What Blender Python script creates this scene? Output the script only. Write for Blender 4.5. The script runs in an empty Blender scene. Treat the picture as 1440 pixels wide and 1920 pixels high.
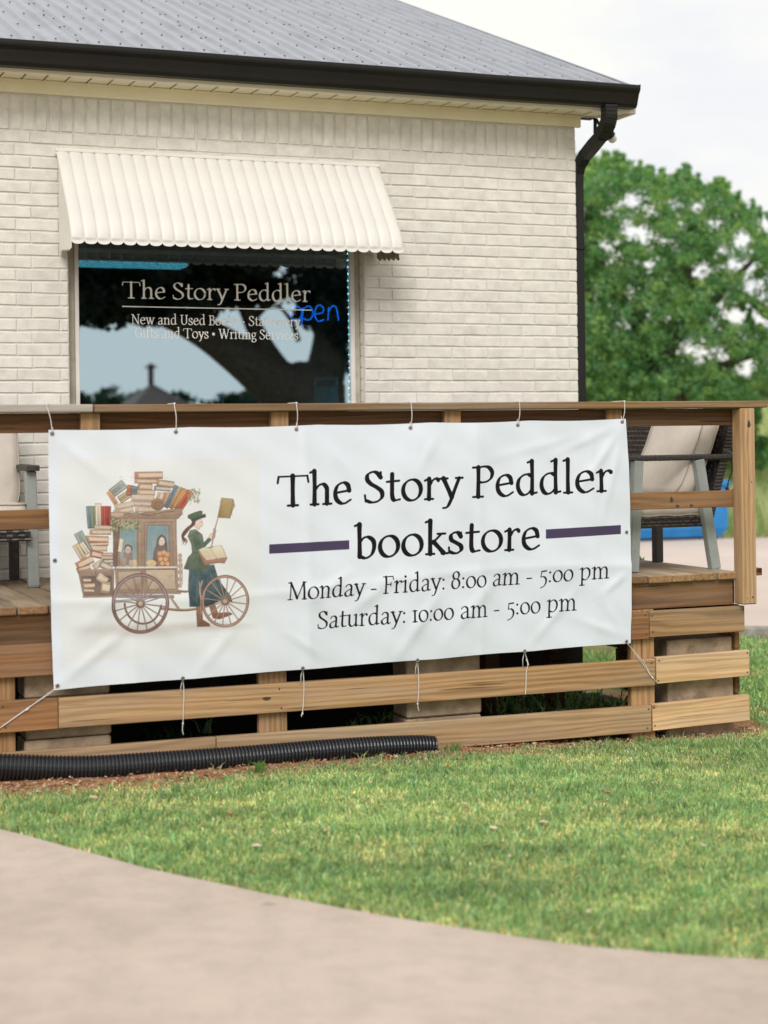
import bpy, math, random
import numpy as np
from mathutils import Vector, Matrix

scene = bpy.context.scene
COL = scene.collection
rng = np.random.default_rng(7)
random.seed(7)
R_ = math.radians

# ------------------------------------------------------------------ camera
EYE = 1.62                       # eye height above the lawn datum (world z = 0)
FPX = 3220.0                     # focal length in pixels of the 1440 px wide photograph
TH = math.atan(FPX / 7980.0)     # facade recedes to the right
ROLL = 0.0125
CX, CY = 720.0, 815.0
cT, sT = math.cos(TH), math.sin(TH)
cam_d = bpy.data.cameras.new('camera')
cam = bpy.data.objects.new('camera', cam_d)
COL.objects.link(cam)
cam.location = (0, 0, EYE)
cam.rotation_euler = (Matrix.Rotation(-TH, 3, 'Z') @ Matrix.Rotation(R_(90), 3, 'X') @ Matrix.Rotation(-ROLL, 3, 'Z')).to_euler()
cam_d.sensor_fit = 'HORIZONTAL'
cam_d.sensor_width = 41.5
cam_d.lens = 41.5 * FPX / 1440.0
cam_d.shift_y = -(960.0 - CY) / 1440.0
cam_d.clip_start = 0.1
cam_d.clip_end = 2000
cam_d.dof.use_dof = True
cam_d.dof.focus_distance = 9.2
cam_d.dof.aperture_fstop = 2.8
scene.camera = cam

# ------------------------------------------------------------------ world, sun, exposure
SUN_EL, SUN_AZ = 40.0, 208.0     # azimuth clockwise from +Y (behind and left of the camera)
world = bpy.data.worlds.new('World')
scene.world = world
world.use_nodes = True
wn = world.node_tree.nodes
wl = world.node_tree.links
wn.clear()
w_out = wn.new('ShaderNodeOutputWorld')
w_bg = wn.new('ShaderNodeBackground')
w_bg.inputs['Strength'].default_value = 0.1
sky = wn.new('ShaderNodeTexSky')
sky.sky_type = 'NISHITA'
sky.sun_disc = False
sky.sun_elevation = R_(SUN_EL)
sky.sun_rotation = R_(SUN_AZ)
w_tc = wn.new('ShaderNodeTexCoord')
w_map = wn.new('ShaderNodeMapping')
w_map.inputs['Scale'].default_value = (1.0, 1.0, 2.6)
w_ns = wn.new('ShaderNodeTexNoise')
w_ns.inputs['Scale'].default_value = 2.6
w_ns.inputs['Detail'].default_value = 6
w_ns.inputs['Roughness'].default_value = 0.55
w_rmp = wn.new('ShaderNodeValToRGB')
w_rmp.color_ramp.elements[0].position = 0.38
w_rmp.color_ramp.elements[0].color = (0.745, 0.755, 0.775, 1)
w_rmp.color_ramp.elements[1].position = 0.50
w_rmp.color_ramp.elements[1].color = (0.835, 0.825, 0.78, 1)
w_gain = wn.new('ShaderNodeVectorMath')
w_gain.operation = 'SCALE'
w_gain.inputs['Scale'].default_value = 10.0
w_mix = wn.new('ShaderNodeMix')
w_mix.data_type = 'RGBA'
w_mix.inputs[0].default_value = 0.97
wl.new(w_tc.outputs['Generated'], w_map.inputs['Vector'])
wl.new(w_map.outputs[0], w_ns.inputs['Vector'])
w_n2 = wn.new('ShaderNodeTexNoise')
w_n2.inputs['Scale'].default_value = 11.0
w_n2.inputs['Detail'].default_value = 7
w_n2.inputs['Roughness'].default_value = 0.6
w_nm = wn.new('ShaderNodeMix')
w_nm.inputs[0].default_value = 0.28
wl.new(w_map.outputs[0], w_n2.inputs['Vector'])
wl.new(w_ns.outputs[0], w_nm.inputs[2])
wl.new(w_n2.outputs[0], w_nm.inputs[3])
wl.new(w_nm.outputs[0], w_rmp.inputs[0])
wl.new(w_rmp.outputs[0], w_gain.inputs[0])
wl.new(sky.outputs[0], w_mix.inputs[6])
wl.new(w_gain.outputs[0], w_mix.inputs[7])
wl.new(w_mix.outputs[2], w_bg.inputs['Color'])
wl.new(w_bg.outputs[0], w_out.inputs['Surface'])

sun_d = bpy.data.lights.new('sun', 'SUN')
sun_d.energy = 2.0
sun_d.angle = R_(26)
sun_d.color = (1.0, 0.96, 0.9)
sun_o = bpy.data.objects.new('sun', sun_d)
COL.objects.link(sun_o)
_az = R_(SUN_AZ)
_sd = Vector((math.sin(_az) * math.cos(R_(SUN_EL)), math.cos(_az) * math.cos(R_(SUN_EL)), math.sin(R_(SUN_EL))))
sun_o.rotation_euler = _sd.to_track_quat('Z', 'Y').to_euler()

scene.render.engine = 'CYCLES'
scene.view_settings.view_transform = 'Standard'
scene.view_settings.look = 'None'
scene.view_settings.gamma = 1.0
scene.view_settings.use_curve_mapping = False
scene.view_settings.exposure = 0.30

# ------------------------------------------------------------------ where a seen point stands
# (surveying helper: the photograph's lines of sight met with a known plane of the place)
def ray(px, py):
    dx, dy = np.asarray(px, float) - CX, np.asarray(py, float) - CY
    x = (dx - ROLL * dy) / FPX
    y = -(dy + ROLL * dx) / FPX
    return x * cT + sT, -x * sT + cT, y
def onY(px, py, Y):
    a, b, c = ray(px, py)
    k = Y / b
    return Vector((float(a * k), float(Y), float(c * k + EYE)))
def onX(px, py, X):
    a, b, c = ray(px, py)
    k = X / a
    return Vector((float(X), float(b * k), float(c * k + EYE)))
def onZ(px, py, Z):
    a, b, c = ray(px, py)
    k = (Z - EYE) / c
    return Vector((float(a * k), float(b * k), float(Z)))
_gx = [-60, -2, 1.3, 3.4, 4.6, 5.3, 9, 60]
_gz = [0.16, 0.14, 0.09, 0.045, -0.015, -0.03, -0.04, -0.04]
def gz(x):
    return np.interp(x, _gx, _gz)
def onG(px, py):
    z = 0.0
    for _ in range(8):
        p = onZ(px, py, z)
        z = float(gz(p.x))
    return p
def proj(X, Y, Z):
    lat = X * cT - Y * sT
    d = X * sT + Y * cT
    x = lat / d * FPX
    y = -(Z - EYE) / d * FPX
    return CX + x + ROLL * y, CY + y - ROLL * x

# ------------------------------------------------------------------ object helpers
def mesh(verts, faces, mat=None, smooth=False, name='mesh'):
    me = bpy.data.meshes.new(name)
    me.from_pydata([tuple(v) for v in verts], [], faces)
    if mat: me.materials.append(mat)
    if smooth: me.shade_smooth()
    me.update()
    return me
def fastmesh(V, F, mat, name='mesh', cols=None, smooth=False, uvs=None):
    """V (n,3) float, F (m,k) int, optional per-vertex colours"""
    me = bpy.data.meshes.new(name)
    n, (m, k) = len(V), F.shape
    me.vertices.add(n); me.vertices.foreach_set('co', np.ascontiguousarray(V, dtype=np.float32).ravel())
    me.loops.add(m * k); me.loops.foreach_set('vertex_index', np.ascontiguousarray(F, dtype=np.int32).ravel())
    me.polygons.add(m)
    me.polygons.foreach_set('loop_start', np.arange(0, m * k, k, dtype=np.int32))
    me.polygons.foreach_set('loop_total', np.full(m, k, dtype=np.int32))
    if smooth: me.polygons.foreach_set('use_smooth', np.ones(m, dtype=bool))
    if uvs is not None:
        uvl = me.uv_layers.new(name='UVMap')
        uvl.data.foreach_set('uv', np.ascontiguousarray(uvs[F.ravel()], dtype=np.float32).ravel())
    me.update(calc_edges=True)
    if cols is not None:
        a = me.color_attributes.new('Col', 'FLOAT_COLOR', 'POINT')
        c4 = np.ones((n, 4), dtype=np.float32); c4[:, :cols.shape[1]] = cols
        a.data.foreach_set('color', c4.ravel())
    me.materials.append(mat)
    return me
def part(name, me, parent=None, loc=(0, 0, 0), rot=None, label=None, kind=None):
    """loc is a world position unless the parent itself is turned (then local)"""
    o = bpy.data.objects.new(name, me)
    COL.objects.link(o)
    l = Vector(loc)
    if parent is not None:
        o.parent = parent
        p = parent
        while p is not None:
            l = l - Vector(p.location); p = p.parent
    o.location = l
    if rot: o.rotation_euler = rot
    if label: o['label'] = label
    if kind: o['kind'] = kind
    return o
def thing(name, label, cat, loc=(0, 0, 0), group=None, me=None, rotz=0.0):
    o = bpy.data.objects.new(name, me)
    COL.objects.link(o)
    o.location = loc
    o.rotation_euler = (0, 0, rotz)
    o['label'] = label; o['category'] = cat
    if group: o['group'] = group
    return o
def struct(name, me, loc=(0, 0, 0), label=None):
    o = bpy.data.objects.new(name, me)
    COL.objects.link(o); o.location = loc
    o['kind'] = 'structure'
    if label: o['label'] = label
    return o

def box_vf(sx, sy, sz, b=0.0, c=(0, 0, 0)):
    """box of full sizes, chamfered by b"""
    hx, hy, hz = sx / 2, sy / 2, sz / 2
    cx, cy, cz = c
    if b <= 0:
        v = [(cx + x * hx, cy + y * hy, cz + z * hz) for x in (-1, 1) for y in (-1, 1) for z in (-1, 1)]
        return v, [(0, 1, 3, 2), (4, 6, 7, 5), (0, 4, 5, 1), (2, 3, 7, 6), (0, 2, 6, 4), (1, 5, 7, 3)]
    b = min(b, hx * .9, hy * .9, hz * .9)
    V, idx = [], {}
    for sx_ in (-1, 1):
        for sy_ in (-1, 1):
            for sz_ in (-1, 1):
                for a in range(3):
                    p = [sx_ * (hx - (0 if a == 0 else b)), sy_ * (hy - (0 if a == 1 else b)), sz_ * (hz - (0 if a == 2 else b))]
                    idx[(sx_, sy_, sz_, a)] = len(V)
                    V.append((p[0] + cx, p[1] + cy, p[2] + cz))
    F = []
    s = (-1, 1)
    for q in s:
        F.append([idx[(q, -1, -1, 0)], idx[(q, 1, -1, 0)], idx[(q, 1, 1, 0)], idx[(q, -1, 1, 0)]][::q])
        F.append([idx[(-1, q, -1, 1)], idx[(-1, q, 1, 1)], idx[(1, q, 1, 1)], idx[(1, q, -1, 1)]][::q])
        F.append([idx[(-1, -1, q, 2)], idx[(1, -1, q, 2)], idx[(1, 1, q, 2)], idx[(-1, 1, q, 2)]][::q])
    for a_ in s:
        for b_ in s:
            F.append([idx[(a_, b_, -1, 0)], idx[(a_, b_, -1, 1)], idx[(a_, b_, 1, 1)], idx[(a_, b_, 1, 0)]][::-a_ * b_])
            F.append([idx[(a_, -1, b_, 0)], idx[(a_, 1, b_, 0)], idx[(a_, 1, b_, 2)], idx[(a_, -1, b_, 2)]][::-a_ * b_])
            F.append([idx[(-1, a_, b_, 1)], idx[(-1, a_, b_, 2)], idx[(1, a_, b_, 2)], idx[(1, a_, b_, 1)]][::-a_ * b_])
            for c_ in s:
                F.append([idx[(a_, b_, c_, 0)], idx[(a_, b_, c_, 1)], idx[(a_, b_, c_, 2)]][::-a_ * b_ * c_])
    return V, [tuple(f) for f in F]
class MB:
    def __init__(self): self.v = []; self.f = []
    def add(self, vf):
        n = len(self.v); self.v += [tuple(p) for p in vf[0]]; self.f += [tuple(i + n for i in f) for f in vf[1]]
        return self
    def box(self, x0, x1, y0, y1, z0, z1, b=0.0):
        return self.add(box_vf(x1 - x0, y1 - y0, z1 - z0, b, ((x0 + x1) / 2, (y0 + y1) / 2, (z0 + z1) / 2)))
    def me(self, mat, smooth=False, name='mesh'): return mesh(self.v, self.f, mat, smooth, name)
def tube_vf(pts, rad, n=10, cap=True, flat=None):
    """swept tube along points; rad number or list; flat=(w,d) gives a rectangular section"""
    P = [Vector(p) for p in pts]
    if not hasattr(rad, '__len__'): rad = [rad] * len(P)
    V, F = [], []
    up = None
    for i, p in enumerate(P):
        t = (P[min(i + 1, len(P) - 1)] - P[max(i - 1, 0)]).normalized()
        if up is None:
            up = Vector((0, 0, 1)) if abs(t.z) < .9 else Vector((0, 1, 0))
        a = t.cross(up).normalized(); b = a.cross(t).normalized(); up = b
        for k in range(n):
            an = 2 * math.pi * (k + .5) / n
            V.append(p + a * math.cos(an) * rad[i] + b * math.sin(an) * rad[i])
    for i in range(len(P) - 1):
        for k in range(n):
            F.append((i * n + k, i * n + (k + 1) % n, (i + 1) * n + (k + 1) % n, (i + 1) * n + k))
    if cap:
        F.append(tuple(range(n))[::-1]); F.append(tuple((len(P) - 1) * n + k for k in range(n)))
    return V, F
def beam_vf(p0, p1, w, d, b=0.003, side=(0, 1, 0)):
    """rectangular bar from p0 to p1; w across, d along side"""
    p0, p1 = Vector(p0), Vector(p1)
    t = (p1 - p0); L = t.length; t.normalize()
    s = Vector(side); s = (s - t * s.dot(t)).normalized(); a = s.cross(t)
    V, F = box_vf(w, d, L, b)
    M = [(p0 + p1) / 2 + a * v[0] + s * v[1] + t * v[2] for v in V]
    return M, F

# ------------------------------------------------------------------ materials
def newmat(name):
    m = bpy.data.materials.new(name); m.use_nodes = True
    nt = m.node_tree
    b = nt.nodes['Principled BSDF']
    return m, nt, nt.nodes, nt.links, b
def rgb(*c): return (c[0], c[1], c[2], 1)
def _noise(N, L, vec, scale, detail=4, rough=.55, dist=0.0):
    n = N.new('ShaderNodeTexNoise'); n.inputs['Scale'].default_value = scale
    n.inputs['Detail'].default_value = detail; n.inputs['Roughness'].default_value = rough
    n.inputs['Distortion'].default_value = dist
    if vec is not None: L.new(vec, n.inputs['Vector'])
    return n
def _ramp(N, L, fac, stops):
    r = N.new('ShaderNodeValToRGB')
    e = r.color_ramp.elements
    while len(e) < len(stops): e.new(.5)
    for q, (p, c) in zip(e, stops): q.position = p; q.color = rgb(*c)
    L.new(fac, r.inputs[0]); return r
def _mix(N, L, a, b, fac, mode='MIX'):
    m = N.new('ShaderNodeMix'); m.data_type = 'RGBA'; m.blend_type = mode
    for i, s in ((6, a), (7, b)):
        if isinstance(s, tuple): m.inputs[i].default_value = rgb(*s)
        else: L.new(s, m.inputs[i])
    if isinstance(fac, (int, float)): m.inputs[0].default_value = fac
    else: L.new(fac, m.inputs[0])
    return m
def _bump(N, L, b, h, strength, dist=.01):
    u = N.new('ShaderNodeBump'); u.inputs['Strength'].default_value = strength; u.inputs['Distance'].default_value = dist
    L.new(h, u.inputs['Height']); L.new(u.outputs[0], b.inputs['Normal']); return u
def _vec(N, L, scale=(1, 1, 1), rnd=0.0):
    tc = N.new('ShaderNodeTexCoord'); v = tc.outputs['Object']
    if rnd:
        oi = N.new('ShaderNodeObjectInfo'); ma = N.new('ShaderNodeMath'); ma.operation = 'MULTIPLY'; ma.inputs[1].default_value = rnd
        L.new(oi.outputs['Random'], ma.inputs[0])
        ad = N.new('ShaderNodeVectorMath'); ad.operation = 'ADD'
        L.new(v, ad.inputs[0]); L.new(ma.outputs[0], ad.inputs[1]); v = ad.outputs[0]
    mp = N.new('ShaderNodeMapping'); mp.inputs['Scale'].default_value = scale
    L.new(v, mp.inputs['Vector']); return mp.outputs[0], v

def paint(name, c, rough=.5, var=.06, scale=6, bump=.0, bscale=200, rnd=.0, spec=.4, dirt=None):
    m, nt, N, L, b = newmat(name)
    v, _ = _vec(N, L, rnd=31.0 if rnd else 0)
    n = _noise(N, L, v, scale, 5)
    lo = tuple(x * (1 - var * 2) for x in c); hi = tuple(min(1, x * (1 + var)) for x in c)
    r = _ramp(N, L, n.outputs[0], [(.3, lo), (.7, hi)])
    out = r.outputs[0]
    if rnd:
        oi = N.new('ShaderNodeObjectInfo')
        mr = N.new('ShaderNodeMapRange'); mr.inputs[3].default_value = 1 - rnd; mr.inputs[4].default_value = 1 + rnd * .6
        L.new(oi.outputs['Random'], mr.inputs[0])
        sc = N.new('ShaderNodeVectorMath'); sc.operation = 'SCALE'; L.new(out, sc.inputs[0]); L.new(mr.outputs[0], sc.inputs['Scale']); out = sc.outputs[0]
    if dirt:
        n3 = _noise(N, L, v, dirt[1], 8, .7)
        r3 = _ramp(N, L, n3.outputs[0], [(dirt[2], (0, 0, 0)), (dirt[2] + .12, (1, 1, 1))])
        out = _mix(N, L, out, dirt[0], r3.outputs[0]).outputs[2]
    L.new(out, b.inputs['Base Color'])
    b.inputs['Roughness'].default_value = rough
    b.inputs['Specular IOR Level'].default_value = spec
    if bump:
        n2 = _noise(N, L, v, bscale, 4)
        _bump(N, L, b, n2.outputs[0], bump, .004)
    return m

def wood(name, axis, dark, light, grey=(.36, .33, .29), weather=.25, knots=True):
    """flat-sawn board; axis = direction of the grain"""
    m, nt, N, L, b = newmat(name)
    s = [1, 1, 1]; s['XYZ'.index(axis)] = .09
    v, raw = _vec(N, L, tuple(s), rnd=23.0)
    # slow bending of the growth rings
    nb = _noise(N, L, v, 5.0, 2, .5)
    sub = N.new('ShaderNodeVectorMath'); sub.operation = 'SCALE'; sub.inputs['Scale'].default_value = .20
    L.new(nb.outputs[1], sub.inputs[0])
    ad = N.new('ShaderNodeVectorMath'); ad.operation = 'ADD'; L.new(v, ad.inputs[0]); L.new(sub.outputs[0], ad.inputs[1])
    wv = N.new('ShaderNodeTexWave'); wv.wave_type = 'BANDS'; wv.bands_direction = 'Z' if axis != 'Z' else 'X'
    wv.inputs['Scale'].default_value = 9.0; wv.inputs['Distortion'].default_value = 5.5
    wv.inputs['Detail'].default_value = 3; wv.inputs['Detail Scale'].default_value = 1.6
    L.new(ad.outputs[0], wv.inputs['Vector'])
    s2 = [1, 1, 1]; s2['XYZ'.index(axis)] = .02
    mp2 = N.new('ShaderNodeMapping'); mp2.inputs['Scale'].default_value = s2; L.new(raw, mp2.inputs['Vector'])
    fib = _noise(N, L, mp2.outputs[0], 160, 5, .7)
    big = _noise(N, L, v, 3.2, 3, .5)
    r1 = _ramp(N, L, wv.outputs[0], [(.1, dark), (.75, light)])
    mid = tuple((a + c) / 2 for a, c in zip(dark, light))
    mA = _mix(N, L, mid, r1.outputs[0], .62)
    rb = _ramp(N, L, big.outputs[0], [(.32, tuple(x * .45 for x in mid)), (.5, mid), (.68, tuple(x * 1.12 for x in light))])
    mB = _mix(N, L, mA.outputs[2], rb.outputs[0], .45)
    rf = _ramp(N, L, fib.outputs[0], [(.3, (.36, .34, .32)), (.58, (1, 1, 1))])
    mC = _mix(N, L, mB.outputs[2], rf.outputs[0], .5, 'MULTIPLY')
    wn_ = _noise(N, L, v, 7, 6, .65)
    rw = _ramp(N, L, wn_.outputs[0], [(.42, (0, 0, 0)), (.68, (weather * 1.6,) * 3)])
    mD = _mix(N, L, mC.outputs[2], grey, rw.outputs[0])
    out = mD.outputs[2]
    s4 = [1, 1, 1]; s4['XYZ'.index(axis)] = .03
    mp4 = N.new('ShaderNodeMapping'); mp4.inputs['Scale'].default_value = s4; L.new(raw, mp4.inputs['Vector'])
    sp = _noise(N, L, mp4.outputs[0], 60, 2, .4)
    rs = _ramp(N, L, sp.outputs[0], [(.25, (.7, .7, .7)), (.30, (0, 0, 0))])
    out = _mix(N, L, out, tuple(x * .35 for x in dark), rs.outputs[0]).outputs[2]
    if knots:
        s3 = [1, 1, 1]; s3['XYZ'.index(axis)] = .45
        mp3 = N.new('ShaderNodeMapping'); mp3.inputs['Scale'].default_value = s3; L.new(raw, mp3.inputs['Vector'])
        vo = N.new('ShaderNodeTexVoronoi'); vo.inputs['Scale'].default_value = 3.3; L.new(mp3.outputs[0], vo.inputs['Vector'])
        rk = _ramp(N, L, vo.outputs['Distance'], [(.035, (1, 1, 1)), (.085, (0, 0, 0))])
        out = _mix(N, L, out, tuple(x * .3 for x in dark), rk.outputs[0]).outputs[2]
    # end grain drinks more water: browner than the faces
    ge = N.new('ShaderNodeTexCoord'); sx = N.new('ShaderNodeSeparateXYZ'); L.new(ge.outputs['Normal'], sx.inputs[0])
    ab = N.new('ShaderNodeMath'); ab.operation = 'ABSOLUTE'; L.new(sx.outputs['XYZ'.index(axis)], ab.inputs[0])
    re = _ramp(N, L, ab.outputs[0], [(.6, (0, 0, 0)), (.75, (.8, .8, .8))])
    ne = _noise(N, L, raw, 60, 4, .6)
    rn = _ramp(N, L, ne.outputs[0], [(.3, (.12, .055, .02)), (.7, (.36, .19, .075))])
    out = _mix(N, L, out, rn.outputs[0], re.outputs[0]).outputs[2]
    oi = N.new('ShaderNodeObjectInfo')
    mr = N.new('ShaderNodeMapRange'); mr.inputs[3].default_value = .74; mr.inputs[4].default_value = 1.22
    L.new(oi.outputs['Random'], mr.inputs[0])
    sc = N.new('ShaderNodeVectorMath'); sc.operation = 'SCALE'; L.new(out, sc.inputs[0]); L.new(mr.outputs[0], sc.inputs['Scale'])
    L.new(sc.outputs[0], b.inputs['Base Color'])
    b.inputs['Roughness'].default_value = .78; b.inputs['Specular IOR Level'].default_value = .25
    _bump(N, L, b, fib.outputs[0], .45, .002)
    return m

def vcol(name, rough=.6, trans=.0, gain=1.0, spec=.3):
    m, nt, N, L, b = newmat(name)
    a = N.new('ShaderNodeVertexColor'); a.layer_name = 'Col'
    L.new(a.outputs[0], b.inputs['Base Color'])
    b.inputs['Roughness'].default_value = rough; b.inputs['Specular IOR Level'].default_value = spec
    if trans:
        t = N.new('ShaderNodeBsdfTranslucent'); mx = N.new('ShaderNodeMixShader'); mx.inputs[0].default_value = trans
        sc = N.new('ShaderNodeVectorMath'); sc.operation = 'MULTIPLY'; sc.inputs[1].default_value = (1.3, 1.5, .7)
        L.new(a.outputs[0], sc.inputs[0]); L.new(sc.outputs[0], t.inputs[0])
        L.new(b.outputs[0], mx.inputs[1]); L.new(t.outputs[0], mx.inputs[2])
        L.new(mx.outputs[0], N['Material Output'].inputs[0])
    return m
def emit(name, c, s):
    m, nt, N, L, b = newmat(name)
    b.inputs['Base Color'].default_value = rgb(*c)
    b.inputs['Emission Color'].default_value = rgb(*c); b.inputs['Emission Strength'].default_value = s
    return m

BRN_D, BRN_L = (.17, .085, .038), (.42, .25, .125)
M = dict(
    brick=paint('painted_brick', (.72, .69, .64), .7, .07, 14, .9, 150, rnd=.05, dirt=((.57, .53, .46), 22, .60)),
    mortar=paint('painted_mortar', (.67, .64, .585), .8, .06, 20, .5, 180),
    frieze=paint('frieze_paint', (.86, .79, .61), .55, .04, 5, .1, 60, dirt=((.35, .30, .2), 40, .70)),
    soffit=paint('soffit_vinyl', (.82, .76, .58), .5, .03, 5),
    fascia=paint('fascia_paint', (.80, .74, .62), .5, .04, 5),
    gutter=paint('dark_bronze_aluminium', (.009, .008, .0085), .38, .1, 8, spec=.38),
    roof=paint('galvanised_roof', (.30, .315, .355), .42, .10, 3, dirt=((.25, .28, .34), 6, .52), spec=.5),
    screw=paint('screw_zinc', (.11, .13, .16), .5),
    awning=paint('awning_enamel', (.745, .715, .665), .42, .03, 4, spec=.4),
    frame_w=paint('window_white', (.72, .68, .65), .4),
    frame_t=paint('window_tan', (.46, .42, .34), .5, .12, 12),
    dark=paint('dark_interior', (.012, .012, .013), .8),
    ceil=paint('dark_ceiling', (.03, .03, .03), .8),
    conc=None,
    conc2=paint('yard_concrete', (.60, .50, .45), .85, .06, .5, .2, 60),
    kerb=paint('kerb_stone', (.30, .28, .25), .9, .2, 14, .4, 60),
    block=paint('concrete_block', (.40, .295, .20), .9, .22, 9, 1.0, 90, rnd=.1, dirt=((.22, .16, .10), 10, .56)),
    dirt=paint('red_dirt', (.36, .165, .085), .95, .3, 30, .8, 90),
    shade_wall=paint('underdeck_shade_wall', (.05, .045, .04), .95, .2, 9, .4, 60),  # near-black tone stands in for shade on the wall under the deck
    ground=paint('lawn_soil', (.17, .135, .06), .95, .25, 18, .5, 60),
    pipe=paint('black_polyethylene', (.014, .016, .021), .33, .1, 12, spec=.55, dirt=((.06, .05, .045), 25, .66)),
    grommet=paint('brass_grommet', (.22, .19, .17), .35, spec=.8),
    cord=paint('white_cord', (.66, .63, .62), .8),
    nail=paint('nail_head', (.05, .04, .035), .6),
    legg=paint('grey_chair_metal', (.30, .325, .315), .45, .08, 9, spec=.5),
    wick=paint('dark_wicker', (.055, .045, .042), .5, .3, 90, spec=.5),
    cush=paint('cushion_canvas', (.60, .535, .475), .9, .05, 10, .5, 600),
    cush2=paint('cushion_piping', (.40, .34, .29), .9),
    blue=paint('blue_steel', (.014, .20, .52), .45, .12, 2.5, spec=.5),
    rust=paint('rust', (.30, .17, .11), .9, .3, 9),
    deck_shade=paint('deck_shade_soil', (.022, .016, .012), .95, .3, 20, .6, 60),  # soil coloured near black to imitate the shade below the deck
    black=paint('black_rubber', (.012, .012, .012), .6),
    vinyl=paint('window_lettering_vinyl', (.90, .88, .83), .5),
    card=paint('teal_card', (.55, .92, .92), .7),
    bark=paint('bark', (.075, .06, .045), .95, .3, 20, .9, 40),
    roofb=paint('distant_roof', (.10, .07, .06), .8),
    leaf=vcol('tree_leaf', .5, .42, spec=.3),
    grass=vcol('grass_blade', .55, .40, spec=.25),
    chip=vcol('litter', .9),
    litter=vcol('dry_leaf', .8, .1),
    deckw=wood('deck_plank_wood', 'Y', (.19, .13, .075), (.44, .335, .22), weather=.28),
    capw=wood('cap_rail_wood', 'X', (.15, .078, .034), (.35, .215, .11), weather=.20),
    capg=wood('weathered_cap_wood', 'X', (.30, .24, .20), (.50, .43, .38), grey=(.45, .42, .40), weather=.5),
    railw=wood('rail_wood', 'X', (.15, .062, .02), (.41, .205, .075), weather=.10),
    raild=wood('dark_rail_wood', 'X', (.085, .034, .012), (.24, .11, .042), weather=.08),
    rimw=wood('rim_board_wood', 'X', (.075, .034, .012), (.24, .12, .048), weather=.12),
    skA=wood('skirt_wood_brown', 'X', (.15, .062, .024), (.38, .185, .075), weather=.12),
    skB=wood('skirt_wood_tan', 'X', (.20, .10, .04), (.54, .335, .165), weather=.22),
    skC=wood('skirt_wood_pale', 'X', (.32, .18, .08), (.70, .475, .26), weather=.22),
    postw=wood('post_wood', 'Z', (.19, .09, .036), (.46, .27, .125), weather=.12),
    postp=wood('pale_post_wood', 'Z', (.24, .12, .05), (.56, .36, .19), weather=.15),
)

# awning slats are enamelled; inner faces coloured darker to imitate the shade beneath
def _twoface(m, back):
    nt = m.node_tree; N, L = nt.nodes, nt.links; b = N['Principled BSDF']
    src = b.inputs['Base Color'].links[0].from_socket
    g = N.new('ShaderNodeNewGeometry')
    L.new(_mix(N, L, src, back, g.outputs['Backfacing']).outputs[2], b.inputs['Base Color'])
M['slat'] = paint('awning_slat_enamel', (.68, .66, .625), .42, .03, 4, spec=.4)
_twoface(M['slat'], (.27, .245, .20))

def concrete():
    m, nt, N, L, b = newmat('path_concrete')
    v, _ = _vec(N, L)
    n1 = _noise(N, L, v, .9, 5, .6); n2 = _noise(N, L, v, 7, 6, .7); n3 = _noise(N, L, v, 130, 3, .7); n4 = _noise(N, L, v, 38, 4, .6)
    r1 = _ramp(N, L, n1.outputs[0], [(.3, (.455, .37, .315)), (.7, (.55, .455, .395))])
    r2 = _ramp(N, L, n2.outputs[0], [(.30, (.86, .85, .84)), (.55, (1, 1, 1)), (.75, (1.06, 1.05, 1.03))])
    r3 = _ramp(N, L, n3.outputs[0], [(.28, (.62, .60, .58)), (.40, (1, 1, 1)), (.68, (1, 1, 1)), (.78, (1.22, 1.2, 1.18))])
    r4 = _ramp(N, L, n4.outputs[0], [(.24, (.66, .60, .55)), (.32, (1, 1, 1))])
    c = _mix(N, L, r1.outputs[0], r2.outputs[0], 1.0, 'MULTIPLY').outputs[2]
    c = _mix(N, L, c, r3.outputs[0], .8, 'MULTIPLY').outputs[2]
    c = _mix(N, L, c, r4.outputs[0], .8, 'MULTIPLY').outputs[2]
    vo = N.new('ShaderNodeTexVoronoi'); vo.inputs['Scale'].default_value = 2.3; L.new(v, vo.inputs['Vector'])
    rv = _ramp(N, L, vo.outputs['Distance'], [(.03, (.62, .58, .55)), (.07, (1, 1, 1))])
    c = _mix(N, L, c, rv.outputs[0], .7, 'MULTIPLY').outputs[2]
    L.new(c, b.inputs['Base Color']); b.inputs['Roughness'].default_value = .88
    _bump(N, L, b, n3.outputs[0], .6, .003)
    return m
M['conc'] = concrete()

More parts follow.
